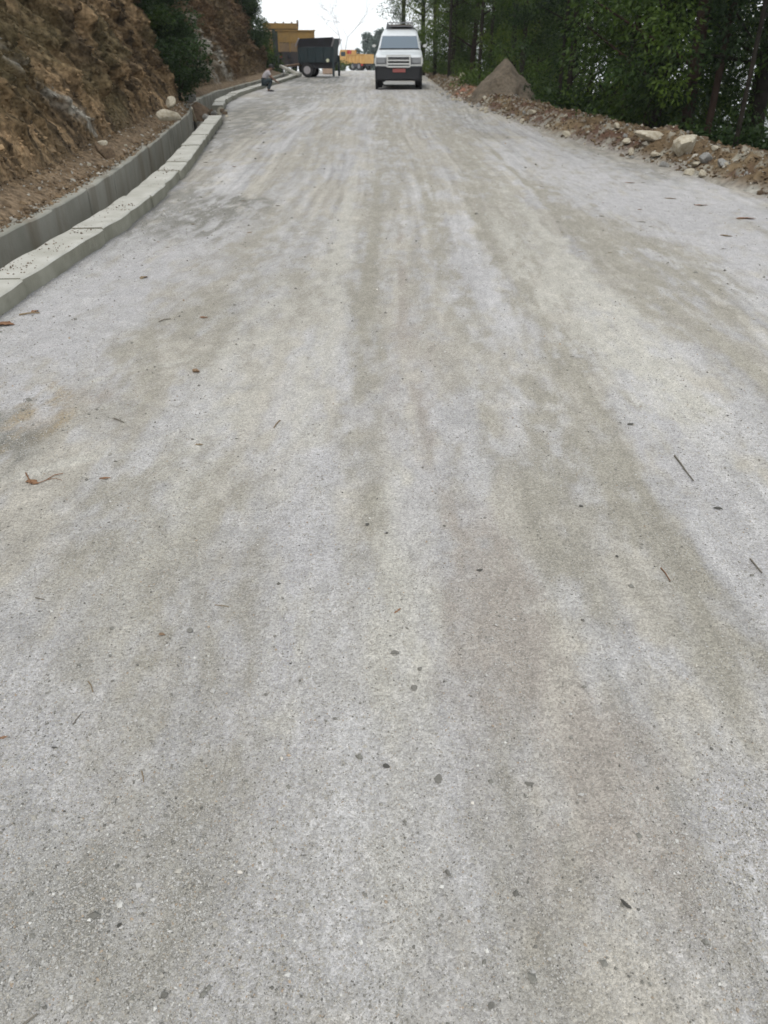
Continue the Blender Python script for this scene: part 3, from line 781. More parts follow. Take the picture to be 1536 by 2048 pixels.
def pebble(px, py, wpx, mt, label, k=0, sc_=(1, .8, .8), group=None, rz=None):
    p = on_road(px, py); dp = p.y * math.cos(TH) + (H0 - p.z) * math.sin(TH)
    r = wpx / F * dp * .62
    o = link('pebble', PM[mt][k % 3], loc=p + Vector((0, 0, r * .3)), rot=(R.uniform(-.2, .2), R.uniform(-.2, .2), R.uniform(0, 3) if rz is None else rz), scale=(r * sc_[0], r * sc_[1], r * sc_[2]))
    return tag(o, label, 'pebble', group)
pebble(773, 1533, 13, 'peb_dark', 'dark grey pebble alone low in the middle of the road', 0, rz=0)
pebble(945, 1603, 12, 'peb_white', 'white elongated pebble low in the road right of the dark grey pebble', 1, (1.1, .6, .7), rz=.3)
pebble(563, 1518, 11, 'peb_white', 'whitish pebble in the coarse gravel left of the dark grey pebble', 2)
pebble(392, 747, 16, 'peb_tan', 'orange-brown stone on the pale left side of the road', 0, (1, .9, 1.1))
pebble(828, 1377, 20, 'peb_grey', 'largest half-sunk grey pebble in the middle of the road', 1, (1, .7, .5), rz=0)
pebble(790, 1310, 16, 'peb_grey', 'half-sunk grey pebble just above the largest one', 0, (1, .7, .5), rz=0)
pebble(840, 1337, 13, 'peb_grey', 'rough dark-edged clod between the two half-sunk grey pebbles', 2, (.8, 1, .6), rz=0)
pebble(960, 1144, 14, 'peb_dark', 'flat dark pebble right of the pinkish stain', 2, (1.1, .5, .5), rz=0)
pebble(735, 1055, 9, 'peb_dark', 'small dark pebble above the pinkish stain, left of its twin', 0)
pebble(773, 1071, 8, 'peb_dark', 'small dark pebble above the pinkish stain, right of its twin', 1)
pebble(1262, 849, 13, 'peb_dark', 'dark pebble on the right half of the road in the middle distance', 2, (1.1, .6, .6), rz=0)
pebble(1162, 1016, 9, 'peb_dark', 'small dark pebble below the dark pebble on the right half of the road', 0)
pebble(1436, 1012, 17, 'peb_dark', 'flat brownish pebble below the right end of the dark twig', 2, (1.2, .5, .4), rz=2.7)
pebble(895, 1741, 20, 'peb_grey', 'rough dark clod in the lower middle of the road', 1, (.7, 1, .6), rz=.4)
pebble(1233, 1116, 9, 'peb_dark', 'small dark pebble left of the bent twig at the right edge', 1)
pebble(1253, 1812, 26, 'peb_dark', 'dark wedge-shaped sliver of stone near the bottom right', 2, (1.1, .4, .4), rz=-.8)
pebble(1060, 1566, 20, 'peb_grey', 'flat grey flake of stone right of the white elongated pebble', 2, (1.1, .6, .3), rz=-.5)
pebble(877, 1556, 20, 'peb_grey', 'faint grey clod above the white elongated pebble', 0, (1, .8, .4))
pebble(110, 1496, 11, 'peb_dark', 'dark flat chip of stone at the far lower left', 2, (1.2, .5, .5), rz=0)
pebble(402, 1517, 9, 'peb_grey', 'grey pebble left of the whitish pebble', 1)
pebble(324, 1268, 11, 'peb_tan', 'pinkish pebble on the left side of the road', 0)
pebble(380, 1262, 16, 'peb_grey', 'grey lump just right of the pinkish pebble', 1, (1.1, .8, .6))
pebble(480, 1743, 10, 'peb_white', 'white pebble near the lower left', 0)
pebble(532, 1390, 9, 'peb_grey', 'grey pebble above the whitish pebble', 0)
pebble(1497, 1672, 7, 'peb_white', 'tiny white pebble near the right edge, low in the picture', 1)
pebble(238, 1847, 10, 'peb_dark', 'dark pebble near the lower left corner of the road', 0)
pebble(325, 1985, 20, 'peb_grey', 'dark rough clod at the bottom left of the road', 1)
pebble(983, 2010, 16, 'peb_grey', 'grey pebble at the very bottom of the picture', 0)
pebble(828, 1890, 9, 'peb_grey', 'small grey pebble low in the middle near the bottom', 0)
for i in range(110):
    px = R.uniform(5, 1530); py = 520 + 1500 * R.random() ** .9
    if py < 640 and px < 200: continue
    pebble(px, py, R.uniform(3.5, 6.5), R.choice(['peb_dark', 'peb_grey', 'peb_grey', 'peb_white', 'peb_grey']),
           'small loose pebble scattered on the packed gravel road', i, group='small pebbles scattered on the road')

def twig(pts, r, mt, label, branch=None):
    rt = thing('twig', label, 'twig', on_road(*pts[0]))
    W = [on_road(*p) + Vector((0, 0, r * (1.2 + .8 * (i % 2)))) - rt.location for i, p in enumerate(pts)]
    mb = MB()
    for i, (a, b) in enumerate(zip(W, W[1:])): mb.cyl(a, b, r * (1 - .12 * i), r * (1 - .12 * (i + 1)), 6)
    mb.done('stem', M[mt], rt)
    if branch:
        mb = MB(); B = [on_road(*p) + Vector((0, 0, r * 1.6)) - rt.location for p in branch]
        for a, b in zip(B, B[1:]): mb.cyl(a, b, r * .7, r * .5, 5)
        mb.done('branch', M[mt], rt)
    return rt
twig([(1349, 911), (1362, 930), (1372, 944), (1386, 965)], .0038, 'twig_dark', 'longest dark twig lying on the right side of the road')
twig([(1500, 1120), (1512, 1134), (1524, 1146)], .0028, 'twig_dark', 'bent dark twig at the right edge below the flat brownish pebble')
twig([(1322, 1135), (1331, 1148), (1340, 1163)], .0022, 'deadleaf', 'short reddish twig on the right side of the road')
twig([(229, 841), (238, 846), (249, 851)], .0034, 'twig_dark', 'short thick dark stick on the left side of the road')
twig([(177, 1367), (183, 1374), (187, 1388)], .0016, 'twig', 'thin bent brown twig in the lower left gravel')
twig([(162, 1428), (152, 1440), (145, 1449)], .0014, 'twig_dark', 'thin straight twig below the bent brown twig')
twig([(284, 1545), (287, 1556), (288, 1567)], .0014, 'twig', 'thin upright-looking twig low on the left')
twig([(430, 1214), (445, 1215), (458, 1216)], .0014, 'twig', 'thin level straw left of the middle of the road')
twig([(560, 842), (552, 851), (548, 857)], .0028, 'twig', 'tiny twig left of the middle in the middle distance')
twig([(72, 1200), (80, 1201), (90, 1203)], .002, 'twig_dark', 'short level twig at the far left')
twig([(318, 645), (330, 642), (342, 640)], .004, 'twig_dark', 'faint straight twig near the upper left of the road')
twig([(44, 2048), (60, 2035), (74, 2026)], .0022, 'twig_dark', 'dark twig in the bottom left corner')
twig([(40, 636), (60, 634), (80, 630)], .006, 'twig', 'dry twig beside the kerb wall below the curled red-brown leaf')

def leaf(px, py, wpx, label, mt='deadleaf', rz=0, curl=.5, group=None, asp=.5):
    p = on_road(px, py); dp = p.y * math.cos(TH) + (H0 - p.z) * math.sin(TH)
    L_ = wpx / F * dp; W_ = L_ * asp; n, m = 9, 5
    V = []
    for i in range(n):
        u = i / (n - 1); hw = W_ / 2 * math.sin(math.pi * min(1, u * .97 + .03)) ** .7 * (.7 + .5 * math.sin(i * 2.3 + px) ** 2) + L_ * .01
        for j in range(m):
            s = j / (m - 1) * 2 - 1
            V.append(((u - .5) * L_, s * hw * (1 + .2 * math.sin(i * 3)), L_ * (.015 + curl * .07 * s * s * math.sin(u * 3.1) + .025 * curl * (1 + math.sin(u * 5 + s)) * abs(s))))
    mb = MB().bm
    me = npmesh('dead_leaf', V, grid_faces(n, m), M[mt], smooth=True)
    o = link('dead_leaf', me, loc=p, rot=(0, 0, rz)); md = o.modifiers.new('thickness', 'SOLIDIFY'); md.thickness = .0006
    return tag(o, label, 'leaf', group)
leaf(12, 655, 36, 'large curled red-brown dead leaf by the kerb at the left edge', rz=.1, curl=1.2, asp=.7)
leaf(71, 627, 17, 'small curled red-brown leaf standing next to the kerb wall', rz=1.2, curl=1.4, asp=.8)
leaf(65, 966, 32, 'crumpled brown leaf at the left end of the curly dry stalk', rz=-.4, curl=1.0, asp=.5)
twig([(52, 947), (58, 960), (68, 971), (80, 970), (96, 962), (112, 960), (125, 964)], .0030, 'deadleaf', 'curly reddish dry stalk on the left side of the road', branch=[(96, 962), (110, 954), (127, 951)])
leaf(404, 637, 24, 'flat brown leaf scrap left of the middle in the upper road', rz=.1, curl=.3, asp=.4)
leaf(8, 1477, 16, 'orange-brown leaf scrap at the left edge of the picture', rz=.3, curl=.4)
leaf(212, 962, 24, 'small brown leaf scrap right of the curly dry stalk', rz=.1, curl=.2, asp=.3)
leaf(288, 556, 22, 'crumpled brown leaf on the road near the kerb wall', 'twig', rz=1.2, curl=1.2, asp=.6)
leaf(396, 891, 22, 'pale grey-brown leaf scrap left of the middle of the road', 'twig', rz=.1, curl=.2, asp=.3)
leaf(1258, 367, 24, 'orange-brown leaf scrap farthest away on the right side of the road', rz=.1, curl=.3, asp=.4)
leaf(1340, 398, 26, 'brown leaf scrap on the right below the boulder cluster', 'twig', rz=0, curl=.3, asp=.4)
leaf(1402, 412, 28, 'long thin brown leaf scrap on the right near the berm', rz=0, curl=.3, asp=.3)
leaf(1492, 439, 40, 'largest orange-brown leaf scrap on the right near the berm', rz=.05, curl=.4, asp=.3)
leaf(1450, 474, 26, 'tilted brown leaf scrap lowest on the right side', 'twig', rz=-.5, curl=.5, asp=.4)
leaf(1283, 446, 18, 'dark leaf scrap on the right below the orange-brown one', 'twig_dark', rz=0, curl=.4, asp=.4)
leaf(795, 1225, 22, 'reddish dry stem fragment in the pinkish stain', rz=.9, curl=.1, asp=.2)
for i in range(34):
    if i < 18: px = R.uniform(1050, 1530); py = R.uniform(300, 560)
    else: px = R.uniform(300, 560); py = R.uniform(250, 520)
    p = P(px, py)
    if p.x > edgeR(p.y) - .3 or p.x < wallX(p.y) + .1: continue
    leaf(px, py, R.uniform(7, 12), 'small dry leaf scrap scattered on the upper road', R.choice(['twig', 'deadleaf', 'twig_dark']), rz=R.uniform(-.6, .6), curl=R.uniform(.2, .8), asp=.4, group='small dry leaf scraps on the upper road')
# ------------------------------------------------------------------ vehicles
M['white_paint'] = mat('white_paint', (.70, .73, .76), .3, color2=(.62, .65, .66), vscale=3)
M['glass'] = mat('window_glass', (.03, .045, .055), .08, spec=.8)
M['glass_blue'] = mat('windscreen_glass', (.10, .14, .18), .12, spec=.9)
M['black'] = mat('black_plastic', (.012, .013, .016), .6)
M['rubber'] = mat('tyre_rubber', (.014, .014, .015), .85, var=.3, vscale=9)
M['chrome'] = mat('bare_metal', (.62, .62, .60), .3, metal=.6)
M['steel'] = mat('grey_steel', (.22, .22, .23), .5, metal=.3)
M['lamp'] = mat('lamp_glass', (.20, .21, .22), .15, spec=.8)
M['plate'] = mat('red_plate', (.30, .085, .075), .5)
M['amber'] = mat('amber_lens', (.6, .22, .04), .3)
M['yellow'] = mat('yellow_paint', (.31, .185, .045), .6, color2=(.21, .13, .045), vscale=2.5)
M['yellow_far'] = mat('faded_orange_paint', (.50, .30, .09), .6, color2=(.40, .22, .07), vscale=2.5)
M['brown_in'] = mat('rusty_shaded_steel', (.10, .065, .045), .8, color2=(.16, .10, .06), vscale=4)
M['teal'] = mat('dark_teal_paint', (.012, .028, .034), .55, color2=(.020, .030, .034), vscale=3)
M['violet'] = mat('dull_violet_steel', (.035, .033, .047), .6, color2=(.025, .025, .03), vscale=3)
M['redlens'] = mat('red_lens', (.35, .03, .02), .3)
M['hub'] = mat('pale_hub', (.32, .30, .31), .6)

def rring(z, yf, yr, hw, r=.12, n=5, crown=0.):
    pts = []
    r = min(r, hw * .9, (yr - yf) * .45)
    for (cx, cy, a0) in ((hw - r, yr - r, 0), (-hw + r, yr - r, 90), (-hw + r, yf + r, 180), (hw - r, yf + r, 270)):
        for k in range(n):
            a = math.radians(a0 + 90 * k / (n - 1))
            pts.append((cx + r * math.cos(a), cy + r * math.sin(a), z))
    return pts

def wheel(parent, c, r, w_, axis=(1, 0, 0), hubm='steel', name='wheel'):
    ax = Vector(axis)
    wh = link(name, None, parent, loc=c)
    mb = MB(); mb.cyl(-ax * w_ / 2, ax * w_ / 2, r, n=28); mb.done('tyre', M['rubber'], wh, bevel=r * .08)
    mb = MB(); mb.cyl(-ax * (w_ / 2 + .015), ax * (w_ / 2 + .015), r * .56, n=18)
    mb.cyl(-ax * (w_ / 2 + .04), ax * (w_ / 2 + .04), r * .2, n=10); mb.done('rim', M[hubm], wh, bevel=.008)
    return wh

def make_suv(loc, rz):
    """boxy white passenger jeep, nose towards -y"""
    t = thing('passenger_jeep', 'white boxy passenger jeep with roof rack and bull bar driving down the road', 'jeep', loc, (0, 0, rz))
    mb = MB()
    mb.rings([rring(.50, -2.05, 2.1, .80, .1), rring(.58, -2.12, 2.18, .845, .14), rring(.98, -2.12, 2.2, .86, .16), rring(1.05, -2.06, 2.2, .85, .2),
              rring(1.10, -1.75, 2.2, .84, .2), rring(1.18, -1.22, 2.2, .825, .2), rring(1.24, -1.10, 2.2, .81, .16)])
    body = mb.done('body', M['white_paint'], t, smooth=False, bevel=.0)
    mb = MB()
    mb.rings([rring(1.241, -1.08, 2.19, .80, .14), rring(1.45, -.86, 2.16, .755, .14), rring(1.70, -.60, 2.10, .695, .14), rring(1.80, -.42, 2.05, .66, .2), rring(1.90, -.20, 1.95, .60, .3), rring(1.94, .1, 1.8, .50, .4)])
    mb.done('cabin', M['white_paint'], t)
    def panel(pts, name, m, par=t, off=(0, -.012, .006), th=.01):
        mb = MB(); q = [Vector(p) + Vector(off) for p in pts]; mb.poly(q, thick=(off[0], off[1], off[2])); return mb.done(name, M[m], par)
    def fr(z): return np.interp(z, [1.241, 1.45, 1.70, 1.80], [-1.08, -.86, -.60, -.42])
    def hw(z): return np.interp(z, [1.241, 1.45, 1.70], [.80, .755, .695])
    ws = panel([(-hw(1.25) + .08, fr(1.25), 1.25), (hw(1.25) - .08, fr(1.25), 1.25), (hw(1.66) - .065, fr(1.66), 1.66), (-hw(1.66) + .065, fr(1.66), 1.66)], 'windscreen', 'glass_blue', off=(0, -.014, .012))
    mb = MB(); mb.box((0, -1.10, 1.265), (1.50, .05, .03)); mb.done('windscreen_seal', M['black'], t)
    for s, nm in ((-1, 'wiper'), (1, 'wiper')):
        MB().cyl((s * .1, fr(1.28) - .04, 1.28), (s * .1 - .45, fr(1.42) - .04, 1.42), .008, n=6).done('wiper', M['black'], t)
    for s in (-1, 1):
        x1, x2 = s * .80, s * .70
        for (ya, yb) in ((-.80, -.05), (.05, .95), (1.05, 2.0)):
            mb = MB(); za, zb = 1.28, 1.66
            ya2 = ya + (.35 if ya < -.5 else .03)
            mb.poly([(s * (hw(za) + .004), ya, za), (s * (hw(za) + .004), yb, za), (s * (hw(zb) + .012), yb - .02, zb), (s * (hw(zb) + .012), ya2, zb)], thick=(s * .006, 0, 0))
            mb.done('side_window', M['glass'], t)
        for yy in (-.01, 1.0):
            MB().box((s * .862, yy, .86), (.012, .014, .62)).done('door_seam', M['black'], t)
        MB().box((s * .87, -.2, 1.02), (.03, .14, .03)).done('door_handle', M['black'], t, bevel=.005)
        MB().box((s * .866, .1, .74), (.03, 3.0, .09)).done('side_moulding', M['steel'], t, bevel=.005)
        # mirror
        m_ = link('mirror', None, t, loc=(s * .93, -.92, 1.36))
        MB().box((s * .02, 0, .0), (.14, .07, .09)).done('mirror_shell', M['chrome'], m_, bevel=.02)
        MB().cyl((-s * .12, .04, -.05), (0, 0, 0), .014, n=6).done('mirror_arm', M['black'], m_)
        # lights
        hl = link('headlight', None, t, loc=(s * .655, -2.12, .845))
        MB().box((0, -.012, 0), (.37, .05, .25)).done('surround', M['steel'], hl, bevel=.008)
        MB().box((0, -.03, .025), (.33, .05, .15)).done('lens', M['lamp'], hl, bevel=.008)
        MB().box((s * .20, -.015, .02), (.05, .07, .18)).done('indicator', M['amber' if s > 3 else 'chrome'], hl, bevel=.006)
        MB().cyl((s * .52, -2.235, .37), (s * .52, -2.19, .37), .055, n=14).done('fog_light', M['lamp'], t)
    g_ = link('grille', None, t, loc=(0, -2.12, .86))
    MB().box((0, -.01, 0), (.92, .05, .26)).done('grille_back', M['black'], g_)
    for k in range(3): MB().box((0, -.045, -.08 + .08 * k), (.88, .02, .014)).done('grille_slat', M['steel'], g_)
    # bull bar
    bb = link('bull_bar', None, t, loc=(0, -2.30, .86))
    for s in (-1, 1): MB().box((s * .41, 0, 0), (.05, .05, .40)).done('upright', M['chrome'], bb, bevel=.012)
    for zz in (.17, .02, -.09, -.18): MB().box((0, 0, zz), (.78, .05, .045 if zz > 0 else .05)).done('bar', M['chrome'], bb, bevel=.012)
    for s in (-1, 1):
        MB().box((s * .64, .0, -.13), (.42, .045, .04)).done('side_bar', M['chrome'], bb, bevel=.01)
        MB().box((s * .83, .0, .02), (.035, .045, .30)).done('outer_bar', M['chrome'], bb, bevel=.01)
    # bumper, plate, bar for the lit ground below
    mb = MB(); mb.rings([rring(.235, -2.22, -1.7, .80, .1), rring(.30, -2.26, -1.7, .86, .14), rring(.66, -2.26, -1.7, .86, .14), rring(.69, -2.2, -1.7, .84, .1)])
    mb.done('bumper', M['black'], t)
    MB().box((.02, -2.275, .565), (.46, .014, .12)).done('number_plate', M['plate'], t, bevel=.003)
    mb = MB(); mb.box((0, -2.12, .165), (1.12, .06, .085)); mb.done('lit_ground_bar', M['chrome'], t, bevel=.015)  # pale bar added in place of lit ground showing under the bumper
    MB().box((0, .1, .42), (1.45, 3.9, .2)).done('chassis', M['black'], t, bevel=.03)
    for s in (-1, 1):
        for yy in (-1.45, 1.35): wheel(t, (s * .72, yy, .36), .36, .22)
        mb = MB()
        for yy in (-1.45, 1.35):
            mb.rings([[(s * (.78 + q * .085), yy + rr * math.cos(a), .36 + rr * math.sin(a)) for a in np.linspace(0, 2 * math.pi, 20, endpoint=False)] for q, rr in ((0, .45), (1, .46))])
        mb.done('wheel_arch', M['black'], t)
    # roof rack
    rk = link('roof_rack', None, t, loc=(0, .6, 2.02))
    for s in (-1, 1):
        MB().cyl((s * .47, -.85, .10), (s * .47, 1.2, .10), .016, n=6).done('side_rail', M['steel'], rk)
        MB().cyl((s * .50, -.85, -.01), (s * .50, 1.2, -.01), .016, n=6).done('side_rail', M['steel'], rk)
        for yy in (-.85, -.2, .5, 1.2): MB().cyl((s * .52, yy, -.12), (s * .47, yy, .10), .013, n=6).done('rack_post', M['steel'], rk)
    for yy in (-.85, -.45, -.05, .35, .75, 1.2): MB().cyl((-.50, yy, -.01), (.50, yy, -.01), .016, n=6).done('cross_bar', M['steel'], rk)
    MB().cyl((-.47, -.85, .10), (.47, -.85, .10), .018, n=6).done('front_rail', M['steel'], rk)
    MB().box((0, .15, .03), (.86, 1.9, .03)).done('rack_floor', M['brown_in'], rk)
    return t
pv = P(801, 179.5); make_suv((pv.x, pv.y + 2.2, float(hroad(pv.y + 2))), math.radians(-2))

def make_trailer(loc, rz):
    """small steel tipping trailer, long side towards -y, hitch towards -x"""
    t = thing('tipping_trailer', 'small dark teal tipping trailer with flared side boards parked beside the drain', 'trailer', loc, (0, 0, rz))
    L_, W_ = 1.72, 1.30; z0, z1, z2 = .66, 1.28, 1.68
    def quad(name, a, b, c, d, m, th):
        MB().poly([a, b, c, d], thick=th).done(name, M[m], t)
    MB().box((0, 0, z0), (L_, W_, .06)).done('bed_floor', M['teal'], t, bevel=.01)
    for s in (-1, 1):
        quad('side_panel', (-L_ / 2, s * W_ / 2, z0), (L_ / 2, s * W_ / 2, z0), (L_ / 2, s * (W_ / 2 + .05), z1), (-L_ / 2, s * (W_ / 2 + .05), z1), 'teal', (0, -s * .04, 0))
        quad('flared_board', (-L_ / 2 + .02, s * (W_ / 2 + .06), z1 + .005), (L_ / 2, s * (W_ / 2 + .06), z1 + .005), (L_ / 2 + .1, s * (W_ / 2 + .26), z2), (-L_ / 2 + .12, s * (W_ / 2 + .26), z2 - .06), 'violet', (0, -s * .04, 0))
        for k in range(5):
            xx = -L_ / 2 + .1 + k * (L_ - .2) / 4
            MB().box((xx, s * (W_ / 2 + .045), (z0 + z1) / 2 - .02), (.05, .05, .58)).done('rib', M['teal'], t, bevel=.008)
        for xx in (-L_ / 2 + .03, L_ / 2 + .02):
            MB().cyl((xx - .1 * (1 if xx < 0 else .3), s * (W_ / 2 + .10), z1 + .03), (xx + .12, s * (W_ / 2 + .29), z2 - .05), .035, n=6).done('board_stay', M['hub'], t)
    quad('tailboard', (L_ / 2, -W_ / 2, z0), (L_ / 2, W_ / 2, z0), (L_ / 2 + .06, W_ / 2, z2 - .05), (L_ / 2 + .06, -W_ / 2, z2 - .05), 'teal', (-.04, 0, 0))
    quad('front_board', (-L_ / 2, -W_ / 2, z0), (-L_ / 2, W_ / 2, z0), (-L_ / 2 - .04, W_ / 2, z1 + .2), (-L_ / 2 - .04, -W_ / 2, z1 + .2), 'brown_in', (.04, 0, 0))
    for s in (-1, 1):
        MB().box((0, s * .35, .60), (L_, .09, .14)).done('chassis_rail', M['violet'], t, bevel=.01)
        MB().cyl((-L_ / 2, s * .35, .56), (-L_ / 2 - 1.0, 0, .46), .05, n=8).done('drawbar', M['brown_in'], t)
    MB().box((.05, -.1, .50), (1.5, .9, .24)).done('underbed_block', M['black'], t, bevel=.02)  # black block added to fill the space beneath the bed
    MB().cyl((-.42, -.62, .31), (-.42, .62, .31), .05, n=8).done('axle', M['violet'], t)
    for s in (-1, 1): wheel(t, (-.42, s * .60, .31), .31, .22, axis=(0, 1, 0), hubm='hub')
    MB().cyl((.62, -W_ / 2 - .06, .72), (.62, -W_ / 2 - .02, .72), .075, n=14).done('reflector', mat('pale_reflector', (.62, .62, .45), .3), t)
    MB().box((L_ / 2 + .03, -W_ / 2 - .03, .62), (.10, .10, 1.15)).done('corner_post', M['teal'], t, bevel=.01)
    MB().box((L_ / 2 + .05, W_ / 2, .5), (.10, .10, .9)).done('corner_post', M['teal'], t, bevel=.01)
    MB().cyl((-L_ / 2 - .95, 0, .0), (-L_ / 2 - .95, 0, .5), .03, n=8).done('jack_stand', M['steel'], t)
    return t
pt = P(640, 156); make_trailer((pt.x - .12, pt.y + .9, float(hroad(pt.y + .9))), math.radians(-8))
pa, pc = P(561, 136, .45), P(598, 152, .25)
pa = Vector((pa.x, 43.5, float(hroad(43.5)) + .50)); pa.x = (561 - 768) / F * (43.5 * math.cos(TH)); pc = Vector(((599 - 768) / F * 37.2, 42.6, float(hroad(42.6)) + .16))
dv = pc - pa
MB().box((0, 0, 0), (dv.length, .16, .12)).done('concrete_beam', M['concrete'], None, bevel=.015, loc=(pa + pc) / 2, rot=dv.to_track_quat('X', 'Z').to_euler())
tag(bpy.data.objects['concrete_beam'], 'pale concrete beam lying slanted across the drain left of the dark trailer', 'concrete beam')
# sandstone-coloured block seen under the trailer
pb = P(657, 149)
MB().box((0, 0, .17), (.68, .45, .36), taper=.93).done('stone_block', mat('sandy_block', (.42, .31, .24), .9, bump=.02, bscale=8, color2=(.34, .25, .19), vscale=4), None, bevel=.05,
    loc=(pb.x, pb.y + .2, float(hroad(pb.y)) - .0), rot=(0, 0, .1))
tag(bpy.data.objects['stone_block'], 'pale pinkish stone block behind the wheel under the dark trailer', 'stone block')

def make_tipper(loc, rz):
    """tipper lorry seen from its tail: cab towards +y"""
    t = thing('tipper_lorry', 'large yellow tipper lorry parked behind the dark trailer with its tail towards the road', 'lorry', loc, (0, 0, rz))
    W_, L_ = 2.15, 4.3; z0, z1, z2 = 1.0, 2.05, 2.50
    MB().box((0, L_ / 2, z0), (W_, L_, .10)).done('bed_floor', M['brown_in'], t, bevel=.01)
    for s in (-1, 1):
        b = link('side_wall', None, t)
        MB().box((s * W_ / 2, L_ / 2, (z0 + z1) / 2), (.06, L_, z1 - z0)).done('panel', M['yellow'], b, bevel=.01)
        for k in range(6): MB().box((s * (W_ / 2 + .05), .2 + k * .78, (z0 + z1) / 2), (.06, .09, z1 - z0 - .06)).done('rib', M['yellow'], b, bevel=.01)
        MB().box((s * (W_ / 2 + .03), L_ / 2, z1), (.13, L_, .07)).done('top_rail', M['yellow'], b, bevel=.01)
    tg = link('tailgate', None, t)
    MB().box((0, -.05, z0 + .74), (W_ + .04, .05, .56)).done('upper_panel', M['yellow'], tg, bevel=.01)
    MB().box((0, -.05, z0 + .22), (W_ + .04, .05, .44)).done('lower_panel', mat('dirty_yellow_paint', (.24, .16, .08), .7, color2=(.15, .10, .06), vscale=3), tg, bevel=.01)
    for k in range(4): MB().box((-W_ / 2 + .12 + k * (W_ - .24) / 3, -.09, z0 + .5), (.07, .05, .98)).done('rib', M['yellow'], tg, bevel=.01)
    MB().box((0, -.09, z1 - .02), (W_ + .08, .06, .07)).done('top_rail', M['yellow'], tg, bevel=.01)
    hb = link('headboard', None, t)
    MB().box((0, L_, (z1 + z2) / 2 - .25), (W_, .06, z2 - z1 + .3)).done('lower_board', M['brown_in'], hb)  # dark brown puts the shadow inside the bed into the colour
    MB().box((0, L_ - .03, z2 - .10), (W_ + .04, .10, .27)).done('top_board', M['yellow'], hb, bevel=.01)
    MB().box((0, L_ + .5, z2 + .03), (W_, 1.0, .06)).done('cab_canopy', M['yellow'], hb, bevel=.01)
    for k in range(4): MB().box((-.8 + k * .5, L_ - .05, z2 + .09), (.08, .1, .07)).done('lug', M['brown_in'], hb)
    MB().box((W_ / 2 - .02, L_ - .05, z2 + .07), (.1, .12, .30)).done('corner_lug', M['brown_in'], hb)
    cb = link('cab', None, t)
    MB().box((0, L_ + 1.1, 1.45), (2.1, 1.5, 1.5)).done('cab_shell', M['yellow'], cb, bevel=.08)
    MB().box((0, L_ + .34, 1.75), (1.4, .03, .5)).done('rear_window', M['glass'], cb)
    for s in (-1, 1): MB().box((s * 1.055, L_ + 1.2, 1.75), (.02, .8, .5)).done('side_window', M['glass'], cb)
    MB().box((0, L_ + 1.86, 1.72), (1.8, .02, .6)).done('windscreen', M['glass'], cb)
    for s in (-1, 1): MB().box((s * .42, L_ / 2 + .6, .82), (.12, L_ + 1.8, .24)).done('chassis_rail', M['black'], t, bevel=.01)
    for s in (-1, 1):
        for yy in (.9, 2.1): wheel(t, (s * .84, yy, .50), .50, .44)
        wheel(t, (s * .92, L_ + 1.0, .50), .50, .28)
        MB().box((s * .84, .12, .62), (.5, .03, .5)).done('mud_flap', M['black'], t)
        MB().box((s * .85, -.06, .80), (.26, .05, .12)).done('tail_light', M['redlens'], t, bevel=.01)
    MB().box((.1, -.06, .72), (1.9, .05, .62)).done('rear_skirt', mat('rusty_skirt', (.055, .04, .034), .8, color2=(.03, .03, .035), vscale=3), t, bevel=.01)
    MB().box((0, -.02, .62), (2.0, .08, .14)).done('rear_bumper', M['black'], t, bevel=.01)
    MB().box((-W_ / 2 - .02, -.02, z0 + .1), (.34, .16, 2.0)).done('dark_tail_band', mat('dark_band', (.03, .034, .034), .7), t, bevel=.02)  # dark upright added as the dark band along the tail's left edge
    return t
make_tipper((-4.95, 50.2, float(hroad(50)) + .05), math.radians(17))

def make_small_truck(loc, rz):
    """far dump truck, side towards -y, cab at -x"""
    t = thing('dump_truck', 'distant orange-yellow dump truck standing crosswise where the road disappears', 'truck', loc, (0, 0, rz))
    MB().box((.85, 0, 1.28), (3.2, 2.0, 1.05)).done('tipper_body', M['yellow_far'], t, bevel=.04)
    for k in range(5): MB().box((-.5 + k * .68, -1.03, 1.28), (.09, .08, .98)).done('rib', M['yellow_far'], t, bevel=.01)
    MB().box((.85, -1.04, 1.78), (3.2, .1, .1)).done('top_rail', M['yellow_far'], t, bevel=.01)
    cb = link('cab', None, t)
    mb = MB(); mb.rings([[(x_, y_, z_) for x_, y_ in ((xa, -.98), (-.82, -.98), (-.82, .98), (xa, .98))] for z_, xa in ((.65, -2.35), (1.35, -2.35), (2.25, -2.1), (2.32, -2.0))])
    mb.done('cab_shell', M['yellow_far'], cb, bevel=.04)
    MB().box((-1.45, -1.0, 1.85), (.85, .03, .48)).done('side_window', M['glass'], cb)
    MB().box((-2.22, 0, 1.8), (.03, 1.6, .6), rot=(0, .25, 0)).done('windscreen', M['glass'], cb)
    MB().box((-1.45, -1.0, 1.1), (.86, .02, .02)).done('door_seam', M['brown_in'], cb)
    MB().box((-.66, -.6, 2.05), (.5, .5, .42)).done('red_box', M['redlens'], t, bevel=.05)
    MB().box((0, 0, .62), (4.6, 1.0, .22)).done('chassis', M['violet'], t)
    MB().box((.9, -.9, .58), (1.0, .3, .4)).done('fuel_tank', M['violet'], t, bevel=.05)
    MB().box((1.9, -1.0, .62), (.7, .04, .2)).done('rear_marker', M['redlens'], t)
    for xx in (-1.6, .35, 1.5):
        for s in (-1, 1): wheel(t, (xx, s * .88, .46), .46, .3, axis=(0, 1, 0))
    return t
ptr = 100.
make_small_truck((-3.15, ptr, float(hroad(ptr)) + .1), math.radians(-42)).scale = (.82, .82, .86)

